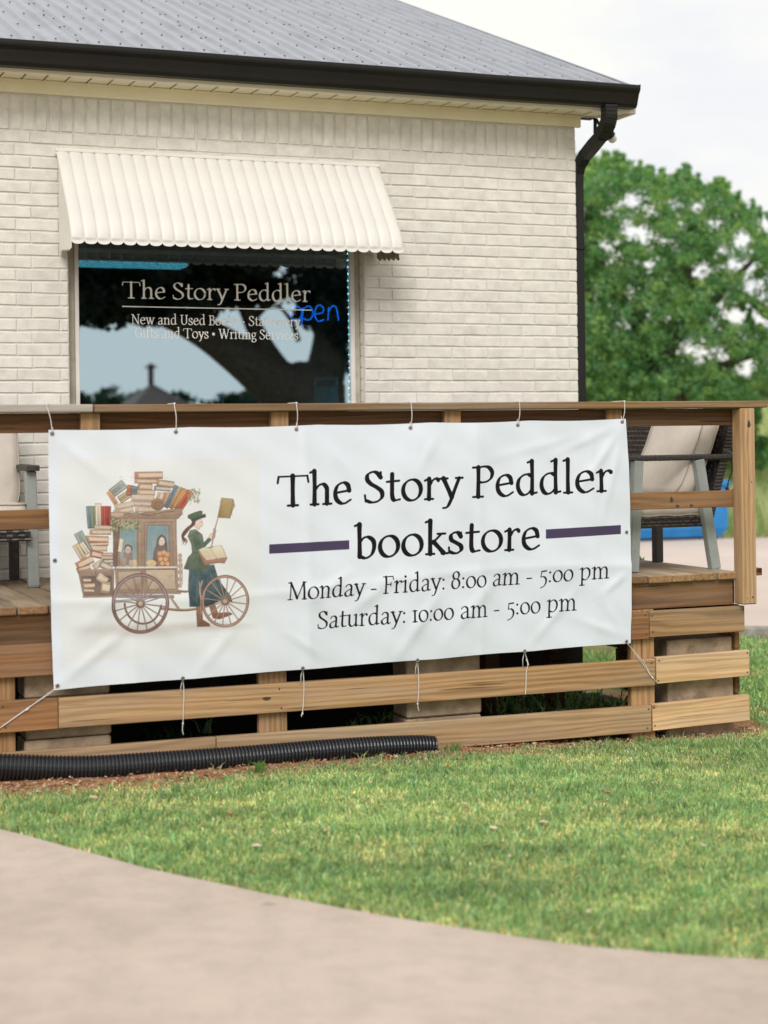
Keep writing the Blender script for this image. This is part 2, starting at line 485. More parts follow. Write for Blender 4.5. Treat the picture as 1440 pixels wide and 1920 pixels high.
# ------------------------------------------------------------------ lettering (broad-nib strokes, cap height = 1)
def feet(x, w=.12, y=.02): return ('s', [(x - w, y), (x + w, y)])
GL = {
 ' ': (.30, []),
 'T': (.93, [('l', [(.46, .97), (.46, .03)]), ('s', [(.05, .96), (.88, .96)], .75), ('s', [(.05, .96), (.02, .76)]), ('s', [(.88, .96), (.91, .76)]), feet(.46, .15)]),
 'h': (.70, [('l', [(.17, 1.09), (.17, .03)]), ('s', [(.04, 1.05), (.16, 1.10)]), ('c', [(.17, .46), (.29, .62), (.43, .66), (.53, .54), (.54, .34), (.54, .03)]), feet(.17), feet(.55)]),
 'e': (.60, [('s', [(.11, .36), (.50, .42)]), ('c', [(.50, .42), (.46, .60), (.33, .68), (.17, .60), (.09, .40), (.11, .18), (.22, .04), (.36, .01), (.54, .12)])]),
 'S': (.66, [('c', [(.52, .80), (.42, .94), (.29, .98), (.15, .90), (.13, .74), (.23, .60), (.40, .48), (.54, .34), (.55, .16), (.43, .03), (.26, .00), (.10, .06)]), ('s', [(.53, .96), (.53, .76)]), ('s', [(.06, .24), (.08, .04)])]),
 't': (.44, [('c', [(.20, .88), (.19, .50), (.19, .18), (.25, .04), (.42, .06)]), ('s', [(.04, .64), (.40, .66)])]),
 'o': (.68, [('o', (.34, .34, .265, .335))]),
 'r': (.50, [('l', [(.17, .67), (.17, .03)]), ('s', [(.04, .62), (.16, .68)]), ('c', [(.17, .44), (.26, .60), (.36, .67), (.45, .64)]), ('d', (.44, .61, .055)), feet(.17)]),
 'y': (.62, [('l', [(.10, .66), (.33, .06)]), ('c', [(.56, .66), (.42, .28), (.30, -.06), (.20, -.26), (.08, -.29)]), ('s', [(.00, .66), (.22, .66)]), ('s', [(.46, .66), (.66, .66)])]),
 'P': (.70, [('l', [(.20, .97), (.20, .03)]), ('c', [(.20, .95), (.36, .99), (.53, .95), (.63, .80), (.60, .62), (.48, .51), (.33, .48), (.20, .50)]), ('s', [(.04, .97), (.22, .97)]), feet(.20, .15)]),
 'd': (.70, [('c', [(.50, .60), (.38, .67), (.24, .64), (.12, .50), (.09, .28), (.16, .08), (.28, .01), (.40, .06), (.50, .18)]), ('l', [(.51, 1.09), (.51, .05)]), ('s', [(.38, 1.05), (.50, 1.10)]), ('s', [(.51, .04), (.65, .07)])]),
 'l': (.35, [('l', [(.17, 1.09), (.17, .03)]), ('s', [(.04, 1.05), (.16, 1.10)]), feet(.17)]),
 'b': (.68, [('l', [(.16, 1.09), (.16, .06)]), ('s', [(.03, 1.05), (.15, 1.10)]), ('c', [(.16, .50), (.28, .65), (.42, .67), (.56, .54), (.58, .32), (.50, .10), (.34, .00), (.16, .06)])]),
 'k': (.66, [('l', [(.17, 1.09), (.17, .03)]), ('s', [(.04, 1.05), (.16, 1.10)]), ('s', [(.18, .30), (.48, .64)]), ('l', [(.28, .40), (.56, .04)]), ('s', [(.38, .66), (.60, .66)]), feet(.17), ('s', [(.50, .02), (.70, .02)])]),
 's': (.52, [('c', [(.40, .54), (.32, .66), (.20, .67), (.11, .58), (.13, .44), (.27, .34), (.40, .24), (.42, .11), (.32, .01), (.20, .01), (.08, .06)]), ('s', [(.41, .66), (.41, .50)]), ('s', [(.06, .20), (.07, .04)])]),
 'M': (1.06, [('s', [(.17, .97), (.13, .03)], 1.1), ('l', [(.17, .97), (.52, .08)]), ('s', [(.52, .08), (.87, .97)]), ('l', [(.88, .97), (.92, .03)]), ('s', [(.04, .97), (.20, .97)]), ('s', [(.85, .97), (1.0, .97)]), feet(.13, .12), feet(.92, .12)]),
 'N': (.88, [('s', [(.17, .97), (.17, .03)], 1.1), ('l', [(.17, .97), (.72, .05)]), ('s', [(.73, .97), (.73, .05)], 1.1), ('s', [(.03, .97), (.19, .97)]), ('s', [(.62, .97), (.85, .97)]), feet(.17, .12)]),
 'n': (.72, [('l', [(.17, .67), (.17, .03)]), ('s', [(.04, .62), (.16, .68)]), ('c', [(.17, .46), (.29, .62), (.43, .66), (.53, .54), (.54, .34), (.54, .03)]), feet(.17), feet(.55)]),
 'a': (.58, [('c', [(.10, .55), (.20, .66), (.33, .66), (.42, .55), (.42, .30), (.42, .10), (.48, .03), (.57, .07)]), ('c', [(.42, .40), (.24, .34), (.10, .22), (.11, .07), (.22, .00), (.34, .05), (.42, .15)])]),
 'F': (.64, [('l', [(.20, .97), (.20, .03)]), ('s', [(.05, .96), (.58, .96)]), ('s', [(.58, .96), (.61, .79)]), ('s', [(.20, .52), (.47, .52)]), ('s', [(.48, .61), (.48, .43)]), feet(.20, .14)]),
 'i': (.35, [('l', [(.17, .67), (.17, .03)]), ('s', [(.04, .62), (.16, .68)]), ('d', (.17, .90, .065)), feet(.17)]),
 ':': (.28, [('d', (.13, .06, .06)), ('d', (.13, .56, .06))]),
 '8': (.56, [('o', (.27, .76, .17, .21)), ('o', (.27, .28, .21, .28))]),
 '0': (.60, [('o', (.29, .32, .235, .32))]),
 '1': (.36, [('l', [(.17, .64), (.17, .03)]), feet(.17), feet(.17, .12, .64)]),
 '5': (.52, [('s', [(.18, .64), (.44, .67)], 1.4), ('s', [(.18, .64), (.14, .33)]), ('c', [(.14, .33), (.30, .34), (.43, .20), (.42, -.02), (.30, -.20), (.12, -.29)])]),
 'm': (1.06, [('l', [(.17, .67), (.17, .03)]), ('s', [(.04, .62), (.16, .68)]), ('c', [(.17, .46), (.28, .62), (.40, .66), (.50, .54), (.52, .34), (.52, .03)]), ('c', [(.52, .46), (.63, .62), (.75, .66), (.86, .54), (.88, .34), (.88, .03)]), feet(.17), feet(.53), feet(.89)]),
 '-': (.42, [('s', [(.07, .30), (.33, .30)], 1.3)]),
 'p': (.68, [('l', [(.17, .67), (.17, -.28)]), ('s', [(.04, .62), (.16, .68)]), ('c', [(.17, .52), (.30, .65), (.44, .67), (.57, .54), (.59, .32), (.50, .10), (.34, .00), (.17, .08)]), feet(.17, .13, -.29)]),
 'u': (.70, [('c', [(.15, .66), (.15, .30), (.17, .12), (.28, .01), (.42, .06), (.52, .18)]), ('l', [(.53, .66), (.53, .04)]), ('s', [(.03, .65), (.15, .66)]), ('s', [(.41, .65), (.53, .66)]), ('s', [(.53, .03), (.67, .06)])]),
 'U': (.84, [('c', [(.18, .97), (.18, .40), (.22, .14), (.38, .01), (.56, .06), (.66, .22), (.67, .50), (.67, .97)]), ('s', [(.04, .97), (.32, .97)]), ('s', [(.56, .97), (.79, .97)])]),
 'B': (.68, [('l', [(.20, .97), (.20, .03)]), ('c', [(.20, .95), (.38, .98), (.52, .88), (.52, .68), (.42, .55), (.20, .53)]), ('c', [(.20, .53), (.44, .52), (.60, .40), (.58, .16), (.44, .02), (.20, .03)]), ('s', [(.05, .97), (.22, .97)]), ('s', [(.06, .02), (.22, .02)])]),
 'g': (.60, [('o', (.27, .44, .18, .22)), ('c', [(.16, .24), (.10, .12), (.22, .05), (.44, .02), (.52, -.12), (.42, -.28), (.20, -.30), (.07, -.20), (.12, -.06), (.24, .02)]), ('s', [(.42, .60), (.56, .66)])]),
 'f': (.42, [('c', [(.48, 1.0), (.36, 1.09), (.22, 1.0), (.18, .80), (.18, .40), (.18, .03)]), ('s', [(.04, .64), (.40, .65)]), feet(.18)]),
 'G': (.84, [('c', [(.70, .80), (.56, .95), (.40, .98), (.20, .86), (.10, .60), (.12, .32), (.26, .08), (.46, .00), (.68, .08)]), ('l', [(.69, .40), (.69, .07)]), ('s', [(.55, .42), (.80, .42)]), ('s', [(.70, .96), (.71, .76)])]),
 'v': (.60, [('l', [(.10, .66), (.32, .03)]), ('s', [(.32, .03), (.54, .66)], 1.1), ('s', [(.00, .66), (.22, .66)]), ('s', [(.44, .66), (.64, .66)])]),
 'w': (.92, [('l', [(.10, .66), (.29, .03)]), ('s', [(.29, .03), (.47, .62)], 1.1), ('l', [(.43, .66), (.62, .03)]), ('s', [(.62, .03), (.82, .66)], 1.1), ('s', [(.00, .66), (.22, .66)]), ('s', [(.34, .66), (.54, .66)]), ('s', [(.72, .66), (.92, .66)])]),
 'c': (.55, [('c', [(.48, .56), (.38, .67), (.24, .64), (.11, .48), (.10, .22), (.20, .04), (.34, .01), (.50, .11)]), ('d', (.46, .55, .05))]),
 '*': (.46, [('s', [(.20, .62), (.20, .30)], 1.2), ('s', [(.07, .54), (.33, .38)], 1.2), ('s', [(.07, .38), (.33, .54)], 1.2)]),
 'W': (1.20, [('l', [(.12, .97), (.36, .03)]), ('s', [(.36, .03), (.60, .92)], 1.1), ('l', [(.56, .97), (.82, .03)]), ('s', [(.82, .03), (1.08, .97)], 1.1), ('s', [(.00, .97), (.25, .97)]), ('s', [(.46, .97), (.68, .97)]), ('s', [(.97, .97), (1.18, .97)])]),
 '.': (.40, [('d', (.18, .38, .085))]),
}
def spline(P, n=6):
    P = [np.array(p, float) for p in P]
    Q = [2 * P[0] - P[1]] + P + [2 * P[-1] - P[-2]]
    out = []
    for i in range(1, len(Q) - 2):
        for k in range(n):
            t = k / n
            a, b, c, d = Q[i - 1], Q[i], Q[i + 1], Q[i + 2]
            out.append(.5 * ((2 * b) + (-a + c) * t + (2 * a - 5 * b + 4 * c - d) * t * t + (-a + 3 * b - 3 * c + d) * t ** 3))
    out.append(P[-1])
    return np.array(out)
def glyph_strokes(text, W, thin, nib=22):
    """list of (points (n,2), half-widths (n,)) in cap-height units and the total advance"""
    x = 0.0; out = []
    al = math.radians(nib)
    for ch in text:
        adv, st = GL[ch]
        for s in st:
            if s[0] == 'd':
                cx, cy, r = s[1]; k = .85 if W < .1 else 1.1
                out.append((np.array([(x + cx, cy), (x + cx + .004, cy)]), np.array([r * k, r * k]))); continue
            if s[0] == 'o':
                cx, cy, rx, ry = s[1]
                a = np.linspace(0, 2 * math.pi, 33)
                P = np.stack([x + cx + rx * np.cos(a), cy + ry * np.sin(a)], 1)
            elif s[0] == 'c': P = spline(s[1]) + (x, 0)
            else: P = np.array(s[1], float) + (x, 0)
            if s[0] == 's':
                w = thin * (s[2] if len(s) > 2 else 1.0)
                out.append((P, np.full(len(P), w / 2)))
                continue
            if s[0] == 'l':
                a0, a1 = P[0], P[-1]; t = np.linspace(0, 1, 7)[:, None]
                P = a0 + (a1 - a0) * t
            d = np.gradient(P, axis=0); ph = np.arctan2(d[:, 1], d[:, 0])
            w = np.maximum(W * np.abs(np.sin(ph - al)), thin * .9)
            if s[0] == 'l':     # slight waist in the stems
                w = w * (1 + .16 * (np.abs(np.linspace(-1, 1, 7)) ** 2) - .06)
            out.append((P, w / 2))
        x += adv
    return out, x

# ------------------------------------------------------------------ print of the banner, drawn into an image in memory
BY = 7.862                                        # plane the banner hangs in
bTL, bTR, bBL, bBR = (onY(91, 806, BY), onY(1173, 785, BY), onY(101, 1294, BY), onY(1182, 1206, BY))
IW, IH = 2880, 1136
def px2uv(px, py):
    a, b, c = ray(px, py); k = BY / b
    X, Z = a * k, c * k + EYE
    v = np.full_like(X, .5)
    for _ in range(4):
        xl = bTL.x + (bBL.x - bTL.x) * v; xr = bTR.x + (bBR.x - bTR.x) * v
        u = (X - xl) / (xr - xl)
        zt = bTL.z + (bTR.z - bTL.z) * u; zb = bBL.z + (bBR.z - bBL.z) * u
        v = (zt - Z) / (zt - zb)
    return u, v
def px2im(P):
    P = np.atleast_2d(np.asarray(P, float))
    u, v = px2uv(P[:, 0], P[:, 1])
    return np.stack([u * IW, v * IH], 1)
def A2px(P):                                     # artwork sketch units -> photograph pixels
    P = np.atleast_2d(np.asarray(P, float))
    return P / 3.6 + (100, 850)
IMG = np.ones((IH, IW, 3), np.float32)
def _clipbox(P, m):
    x0 = max(int(P[:, 0].min() - m), 0); x1 = min(int(P[:, 0].max() + m) + 2, IW)
    y0 = max(int(P[:, 1].min() - m), 0); y1 = min(int(P[:, 1].max() + m) + 2, IH)
    return x0, x1, y0, y1
def _seg_d(gx, gy, a, b):
    d = b - a; L2 = max(float(d @ d), 1e-9)
    t = np.clip(((gx - a[0]) * d[0] + (gy - a[1]) * d[1]) / L2, 0, 1)
    return np.hypot(gx - a[0] - t * d[0], gy - a[1] - t * d[1]), t
def rs_stroke(P, R, col, alpha=1.0):
    P = np.asarray(P, float); R = np.broadcast_to(np.asarray(R, float), (len(P),))
    for i in range(len(P) - 1): pass
    x0, x1, y0, y1 = _clipbox(P, R.max() + 2)
    if x1 <= x0 or y1 <= y0: return
    cov = np.zeros((y1 - y0, x1 - x0), np.float32)
    for i in range(len(P) - 1):
        q = P[i:i + 2]; rm = max(R[i], R[i + 1]) + 2
        ax0 = max(int(q[:, 0].min() - rm), x0); ax1 = min(int(q[:, 0].max() + rm) + 2, x1)
        ay0 = max(int(q[:, 1].min() - rm), y0); ay1 = min(int(q[:, 1].max() + rm) + 2, y1)
        if ax1 <= ax0 or ay1 <= ay0: continue
        gy, gx = np.mgrid[ay0:ay1, ax0:ax1]
        d, t = _seg_d(gx + .5, gy + .5, P[i], P[i + 1])
        c = np.clip(R[i] + (R[i + 1] - R[i]) * t - d + .5, 0, 1)
        s = cov[ay0 - y0:ay1 - y0, ax0 - x0:ax1 - x0]
        np.maximum(s, c, out=s)
    c = (cov * alpha)[..., None]
    s = IMG[y0:y1, x0:x1]
    s[:] = s * (1 - c) + np.array(col, np.float32) * c
def rs_poly(P, col, alpha=1.0, soft=.7, shade=None):
    P = np.asarray(P, float)
    x0, x1, y0, y1 = _clipbox(P, soft * 2 + 1)
    if x1 <= x0 or y1 <= y0: return
    gy, gx = np.mgrid[y0:y1, x0:x1]; gx = gx + .5; gy = gy + .5
    ins = np.zeros(gx.shape, bool); dm = np.full(gx.shape, 1e9)
    for i in range(len(P)):
        a, b = P[i], P[(i + 1) % len(P)]
        c = ((a[1] > gy) != (b[1] > gy))
        with np.errstate(divide='ignore', invalid='ignore'):
            xi = (b[0] - a[0]) * (gy - a[1]) / (b[1] - a[1] + 1e-12) + a[0]
        ins ^= c & (gx < xi)
        d, _ = _seg_d(gx, gy, a, b); dm = np.minimum(dm, d)
    sd = np.where(ins, dm, -dm)
    c = (np.clip(sd / soft * .5 + .5, 0, 1) * alpha)[..., None]
    colr = np.array(col, np.float32)
    if shade is not None:                        # watercolour wash: (second colour, axis)
        c2, ax = shade
        t = (gx - x0) / max(x1 - x0, 1) if ax == 'x' else (gy - y0) / max(y1 - y0, 1)
        colr = colr * (1 - t[..., None]) + np.array(c2, np.float32) * t[..., None]
    s = IMG[y0:y1, x0:x1]
    s[:] = s * (1 - c) + colr * c
def lin(r, g, b): return tuple((x / 255.0) for x in (r, g, b))
def vnoise(w, h, cell, seed):
    r = np.random.default_rng(seed)
    gw, gh = int(w / cell) + 3, int(h / cell) + 3
    g = r.random((gh, gw)).astype(np.float32)
    ys = np.arange(h) / cell; xs = np.arange(w) / cell
    yi = ys.astype(int); xi = xs.astype(int); fy = (ys - yi)[:, None]; fx = (xs - xi)[None]
    fy = fy * fy * (3 - 2 * fy); fx = fx * fx * (3 - 2 * fx)
    a = g[yi][:, xi]; b = g[yi][:, xi + 1]; c = g[yi + 1][:, xi]; d = g[yi + 1][:, xi + 1]
    return a * (1 - fx) * (1 - fy) + b * fx * (1 - fy) + c * (1 - fx) * fy + d * fx * fy

# sketch helpers in artwork units (about 3.6 per photograph pixel)
INK = lin(92, 70, 62)
def ap(P, col, col2=None, ax='y', line=2.2, lc=INK, la=.75, alpha=1.0):
    q = px2im(A2px(P))
    rs_poly(q, col, alpha, shade=None if col2 is None else (col2, ax))
    if line: rs_stroke(np.vstack([q, q[:1]]), line * .33, lc, la)
def al(P, r, col=INK, alpha=.9, sm=False):
    P = spline(P) if sm else np.asarray(P, float)
    q = px2im(A2px(P)); rr = np.asarray(r, float) * .645
    if rr.ndim and sm: rr = np.interp(np.linspace(0, 1, len(q)), np.linspace(0, 1, len(rr)), rr)
    rs_stroke(q, rr, col, alpha)
def ring(cx, cy, rx, ry, r, col, alpha=1.0, a0=0, a1=360):
    a = np.radians(np.linspace(a0, a1, 72)); al(np.stack([cx + rx * np.cos(a), cy + ry * np.sin(a)], 1), r, col, alpha)
def ell(cx, cy, rx, ry, n=28, rot=0):
    a = np.linspace(0, 2 * math.pi, n, endpoint=False); x = rx * np.cos(a); y = ry * np.sin(a); c, s = math.cos(math.radians(rot)), math.sin(math.radians(rot))
    return np.stack([cx + x * c - y * s, cy + x * s + y * c], 1)
def quad(cx, cy, w, h, rot=0):
    c, s = math.cos(math.radians(rot)), math.sin(math.radians(rot))
    return [(cx + x * c - y * s, cy + x * s + y * c) for x, y in ((-w / 2, -h / 2), (w / 2, -h / 2), (w / 2, h / 2), (-w / 2, h / 2))]
def book(cx, cy, w, h, rot, col, flat=True, page=lin(236, 214, 188)):
    """one book of the load: cover, page block, spine lines"""
    dk = tuple(c * .72 for c in col)
    ap(quad(cx, cy, w, h, rot), col, dk)
    c, s = math.cos(math.radians(rot)), math.sin(math.radians(rot))
    if flat:
        ap(quad(cx + (w * .06) * c, cy + (w * .06) * s, w * .86, h * .56, rot), page, lin(214, 180, 150), line=1.4)
        for k in (-.12, .1):
            x0, x1, y = -w * .34, w * .44, h * k
            al([(cx + x0 * c - y * s, cy + x0 * s + y * c), (cx + x1 * c - y * s, cy + x1 * s + y * c)], .9, lin(170, 136, 112), .7)
    else:
        for k in (-.32, .30):
            x0, x1, y = -w * .42, w * .42, h * k
            al([(cx + x0 * c - y * s, cy + x0 * s + y * c), (cx + x1 * c - y * s, cy + x1 * s + y * c)], 2.0, tuple(min(1, q * 1.35) for q in col), .8)
def draw_art():
    pan = px2im([(110, 859), (486, 860), (487, 1222), (118, 1243)])
    rs_poly(pan, lin(237, 236, 231), 1, soft=3)
    q = px2im([(110, 859), (486, 860), (487, 1225), (118, 1243)])
    # warm centre of the wash
    for k in range(14):
        rs_poly(px2im(A2px(ell(760 + 0 * k, 640, 640 - 34 * k, 600 - 32 * k))), lin(241, 235, 226), .05, soft=40)
    for k in range(12):
        rs_poly(px2im(A2px(ell(560, 1190, 460 - 30 * k, 60 - 4 * k))), lin(170, 150, 136), .045, soft=14)
        rs_poly(px2im(A2px(ell(1060, 1165, 330 - 22 * k, 38 - 2.6 * k))), lin(170, 150, 136), .045, soft=10)
    red, org, teal, tan, crm, brn, grn = lin(172, 72, 58), lin(208, 140, 92), lin(112, 132, 132), lin(196, 160, 118), lin(232, 208, 176), lin(128, 92, 72), lin(128, 134, 104)
    # rear load of books, upright
    for i, (x, w, c) in enumerate([(246, 34, teal), (274, 30, grn), (305, 40, crm), (336, 30, red), (368, 38, lin(150, 58, 48))]):
        book(x, 432 - (i == 2) * 12, 150 + (i == 2) * 14, w, 90 - 5 + i * 1.5, c, False)
    for cx, cy, w, h, r, c in [(335, 500, 110, 26, 2, crm), (318, 532, 140, 34, 0, tan), (296, 580, 150, 44, 2, org), (300, 612, 140, 26, -2, lin(188, 104, 72)), (296, 642, 130, 36, 1, crm), (292, 682, 84, 46, 12, lin(196, 96, 72)), (362, 682, 74, 22, 0, tan), (362, 704, 76, 22, 2, crm), (366, 728, 72, 30, -2, teal)]:
        book(cx, cy, w, h, r, c)
    for cx, cy, w, h, r, c in [(205, 600, 150, 60, 62, lin(150, 158, 146)), (180, 664, 110, 44, 60, lin(222, 186, 150)), (215, 640, 90, 34, 55, crm), (192, 760, 0, 0, 0, tan)]:
        if w: book(cx, cy, w, h, r, c, False)
    book(214, 738, 118, 52, -28, org); book(206, 778, 90, 34, -18, lin(176, 104, 70)); book(300, 752, 70, 40, -35, crm); book(352, 760, 84, 46, 24, lin(150, 156, 132))
    # tail box
    ap([(168, 788), (408, 782), (404, 962), (204, 970)], lin(150, 122, 100), lin(112, 84, 70))
    ap([(186, 830), (392, 826), (390, 946), (206, 950)], lin(92, 74, 66), lin(120, 96, 82))
    book(240, 892, 80, 34, -3, org); book(236, 925, 78, 22, 2, tan); book(330, 846, 74, 52, 34, crm); book(350, 905, 60, 80, 8, lin(196, 160, 120)); book(226, 856, 60, 28, 0, lin(140, 118, 96))
    al([(168, 790), (410, 782)], 6, lin(160, 134, 112)); al([(204, 968), (408, 962)], 7, lin(150, 124, 106)); al([(286, 790), (292, 960)], 4, lin(120, 92, 76)); al([(180, 800), (208, 964)], 5, lin(140, 110, 90))
    # load on the roof
    for cx, cy, w, h, r, c in [(436, 238, 110, 62, -38, lin(156, 164, 150)), (398, 300, 96, 30, 58, lin(214, 150, 108)), (480, 292, 86, 50, -34, lin(190, 162, 122)), (516, 250, 46, 70, 8, lin(188, 112, 80)), (546, 250, 50, 56, 4, lin(110, 120, 122))]:
        book(cx, cy, w, h, r, c, False)
    for cx, cy, w, h, r, c in [(640, 148, 186, 48, -1, lin(206, 140, 112)), (626, 188, 160, 30, 1, lin(214, 160, 130)), (616, 226, 96, 44, 2, tan), (622, 264, 120, 34, 1, lin(224, 184, 140)), (600, 300, 150, 42, 2, crm), (590, 340, 140, 34, 2, lin(214, 184, 158)), (752, 204, 116, 42, 8, tan), (732, 238, 110, 30, 4, lin(150, 152, 146)), (478, 352, 130, 38, -12, crm), (470, 388, 130, 34, -12, lin(222, 190, 160)), (625, 380, 150, 36, 1, lin(226, 196, 164))]:
        book(cx, cy, w, h, r, c)
    for x, t, w, c in [(700, 276, 20, tan), (722, 280, 22, crm), (745, 284, 22, lin(200, 130, 96)), (768, 286, 22, lin(212, 160, 112))]:
        book(x, 300, 74, w, 108, c, False)
    for cx, cy, L, w, r, c in [(792, 292, 166, 32, 118, lin(104, 122, 128)), (826, 302, 160, 30, 120, lin(200, 134, 82)), (852, 306, 150, 26, 121, lin(212, 150, 96)), (884, 318, 150, 46, 124, lin(196, 84, 62))]:
        book(cx, cy, L, w, r, c, False)
    ap(ell(700, 345, 44, 40), lin(168, 130, 94), lin(124, 92, 70)); al(ell(706, 350, 26, 26), 1.6)
    # trailing leaves
    r = np.random.default_rng(3)
    for k in range(60):
        x = 905 + r.random() * 80; y = 232 + r.random() * 90 + (x - 905) * .15
        rs_poly(px2im(A2px(ell(x, y, 5 + r.random() * 6, 3 + r.random() * 4, 8, r.random() * 180))), (lin(128, 140, 104), lin(156, 162, 128), lin(180, 160, 120))[k % 3], .8)
    al([(880, 262), (930, 250), (975, 275), (965, 320)], 1.4, lin(120, 120, 90), .8, True)
    al([(905, 270), (925, 310), (918, 350)], 1.2, lin(120, 120, 90), .8, True)
    # wagon body
    ap([(384, 400), (440, 392), (560, 408), (760, 380), (866, 372), (868, 408), (840, 440), (820, 446), (420, 440), (388, 428)], lin(176, 144, 116), lin(136, 104, 84))
    al([(388, 402), (440, 424), (540, 400), (640, 418), (740, 396), (860, 388)], [3, 4, 3, 4, 3, 4], lin(110, 84, 68), .8, True)
    ap(ell(835, 392, 28, 22), lin(160, 126, 100), line=2); ap(ell(432, 412, 46, 16), lin(190, 156, 126), line=1.6)
    ap([(396, 440), (826, 440), (834, 940), (422, 940)], lin(170, 140, 116), lin(148, 118, 96))
    ap([(388, 430), (452, 440), (440, 560), (430, 760), (400, 762), (404, 560)], lin(126, 96, 78), lin(108, 82, 68))
    for x0, x1 in ((446, 566), (628, 776)):
        ap([(x0, 500 if x0 < 500 else 482), (x1, 500 if x0 < 500 else 482), (x1 + 4, 768), (x0 - 4, 768)], lin(124, 148, 150), lin(150, 162, 158), line=3)
    # passenger and parcels inside (soft, generic figures)
    ap([(664, 768), (676, 660), (700, 588), (724, 552), (752, 560), (764, 610), (772, 690), (774, 768)], lin(124, 108, 100), lin(104, 86, 80), line=1.5)
    ap(ell(728, 592, 24, 30), lin(232, 204, 186), line=1.5); al([(700, 640), (704, 584), (728, 556), (754, 580), (758, 640)], [5, 8, 8, 7, 4], lin(96, 78, 72), .9, True)
    al([(716, 590), (724, 592)], 1.2); al([(734, 590), (742, 590)], 1.2); al([(724, 608), (732, 608)], 1.2, lin(170, 90, 80))
    ap([(696, 672), (700, 656), (780, 660), (780, 764), (702, 764)], lin(186, 124, 84), lin(158, 98, 66), line=1.5)
    for cx, cy in ((716, 676), (744, 668), (768, 680), (722, 712), (756, 714), (734, 742), (768, 744)): ap(ell(cx, cy, 15, 15), lin(224, 164, 116), line=1.2)
    for cx, cy, rx, ry, c in [(660, 742, 36, 24, lin(230, 196, 140)), (545, 742, 24, 28, lin(228, 192, 140)), (500, 700, 30, 54, lin(150, 126, 112)), (502, 650, 24, 26, lin(214, 186, 168)), (468, 730, 24, 34, lin(176, 144, 124)), (520, 742, 14, 26, lin(196, 170, 150))]:
        ap(ell(cx, cy, rx, ry), c, tuple(x * .86 for x in c), line=1.5)
    al([(478, 650), (486, 626), (504, 620), (524, 634), (526, 656)], [4, 6, 6, 6, 4], lin(92, 74, 68), .9, True)
    al([(492, 650), (500, 651)], 1.2); al([(508, 651), (515, 650)], 1.2)
    ap(quad(452, 620, 26, 90, 8), crm, line=1.5)
    # frames
    ap([(566, 470), (612, 466), (612, 800), (570, 800)], lin(176, 146, 120), lin(150, 120, 98))
    for P, w in (([(590, 470), (592, 940)], 3), ([(606, 470), (606, 770)], 5), ([(560, 500), (564, 768)], 4), ([(792, 470), (800, 770)], 7), ([(606, 466), (800, 462)], 7), ([(820, 446), (834, 936)], 6), ([(626, 484), (778, 484)], 3), ([(780, 482), (784, 766)], 3)):
        al(P, w, lin(156, 126, 102)); al([(p[0] + w, p[1]) for p in P], 1.1, INK, .8)
    for cx, cy in ((582, 520), (620, 520), (586, 780)): ap(ell(cx, cy, 12, 14), lin(168, 124, 100), line=1.5)
    al([(428, 770), (826, 768)], 6, lin(232, 222, 210)); al([(428, 782), (826, 780)], 2, INK, .7)
    ap([(620, 786), (818, 784), (824, 914), (640, 916)], lin(206, 180, 150), lin(178, 150, 122), line=3)
    ap([(434, 796), (588, 792), (590, 920), (440, 920)], lin(190, 164, 138), lin(160, 132, 110), line=2.5)
    al([(420, 942), (850, 940)], 9, lin(140, 110, 90)); al([(424, 962), (800, 966)], 12, lin(112, 100, 96), .8)
    for y in (690, 720, 760, 800, 850, 890): ap(ell(852, y, 12, 16), lin(178, 146, 120), line=2)
    al([(852, 680), (856, 900)], 8, lin(190, 156, 130)); al([(866, 740), (868, 880)], 1.5)
    r = np.random.default_rng(5)
    for k in range(70):
        x = 390 + r.random() * 190; y = 452 + r.random() * 74 - abs(x - 480) * .12
        rs_poly(px2im(A2px(ell(x, y, 6 + r.random() * 8, 4 + r.random() * 5, 8, r.random() * 180))), (lin(132, 142, 98), lin(168, 176, 130), lin(96, 92, 66))[k % 3], .85)
    # undercarriage and shafts
    brd, brl = lin(124, 88, 68), lin(176, 140, 112)
    al([(730, 1046), (880, 1056), (1010, 1040)], [9, 9, 8], brd, 1, True); al([(730, 1042), (880, 1051), (1010, 1036)], [4, 4, 4], brl, 1, True)
    al([(780, 966), (838, 1046)], 8, brl); al([(784, 962), (846, 1046)], 1.5, INK)
    al([(836, 926), (900, 930), (950, 900), (1004, 850), (1014, 800)], [8, 8, 8, 7, 5], brd, 1, True); al([(836, 922), (900, 926), (950, 895), (1004, 845), (1014, 800)], [3, 3, 3, 3, 2], brl, 1, True)
    # back wheel seen through
    ring(600, 1000, 124, 148, 7, lin(96, 66, 54), .9, 10, 175)
    # woman
    skT, skD = lin(66, 88, 92), lin(44, 60, 66)
    ap([(958, 1030), (1000, 1028), (1004, 1120), (1050, 1150), (1056, 1166), (968, 1170), (964, 1120)], lin(150, 98, 72), lin(110, 68, 50))
    ap([(1044, 1020), (1084, 1010), (1108, 1076), (1190, 1072), (1208, 1086), (1120, 1118), (1074, 1112)], lin(150, 98, 72), lin(116, 72, 54))
    ap([(914, 770), (1080, 750), (1110, 850), (1190, 960), (1204, 1000), (1150, 990), (1110, 1000), (1040, 1032), (914, 1034), (906, 900)], skT, skD, line=2.5)
    for P in ([(960, 790), (940, 900), (938, 1024)], [(1000, 790), (990, 900), (992, 1026)], [(1040, 790), (1060, 900), (1070, 1010)], [(1066, 780), (1100, 880), (1160, 980)], [(930, 790), (922, 900), (926, 1020)], [(1020, 800), (1024, 920), (1040, 1024)]):
        al(P, [2, 4, 2], skD, .6, True)
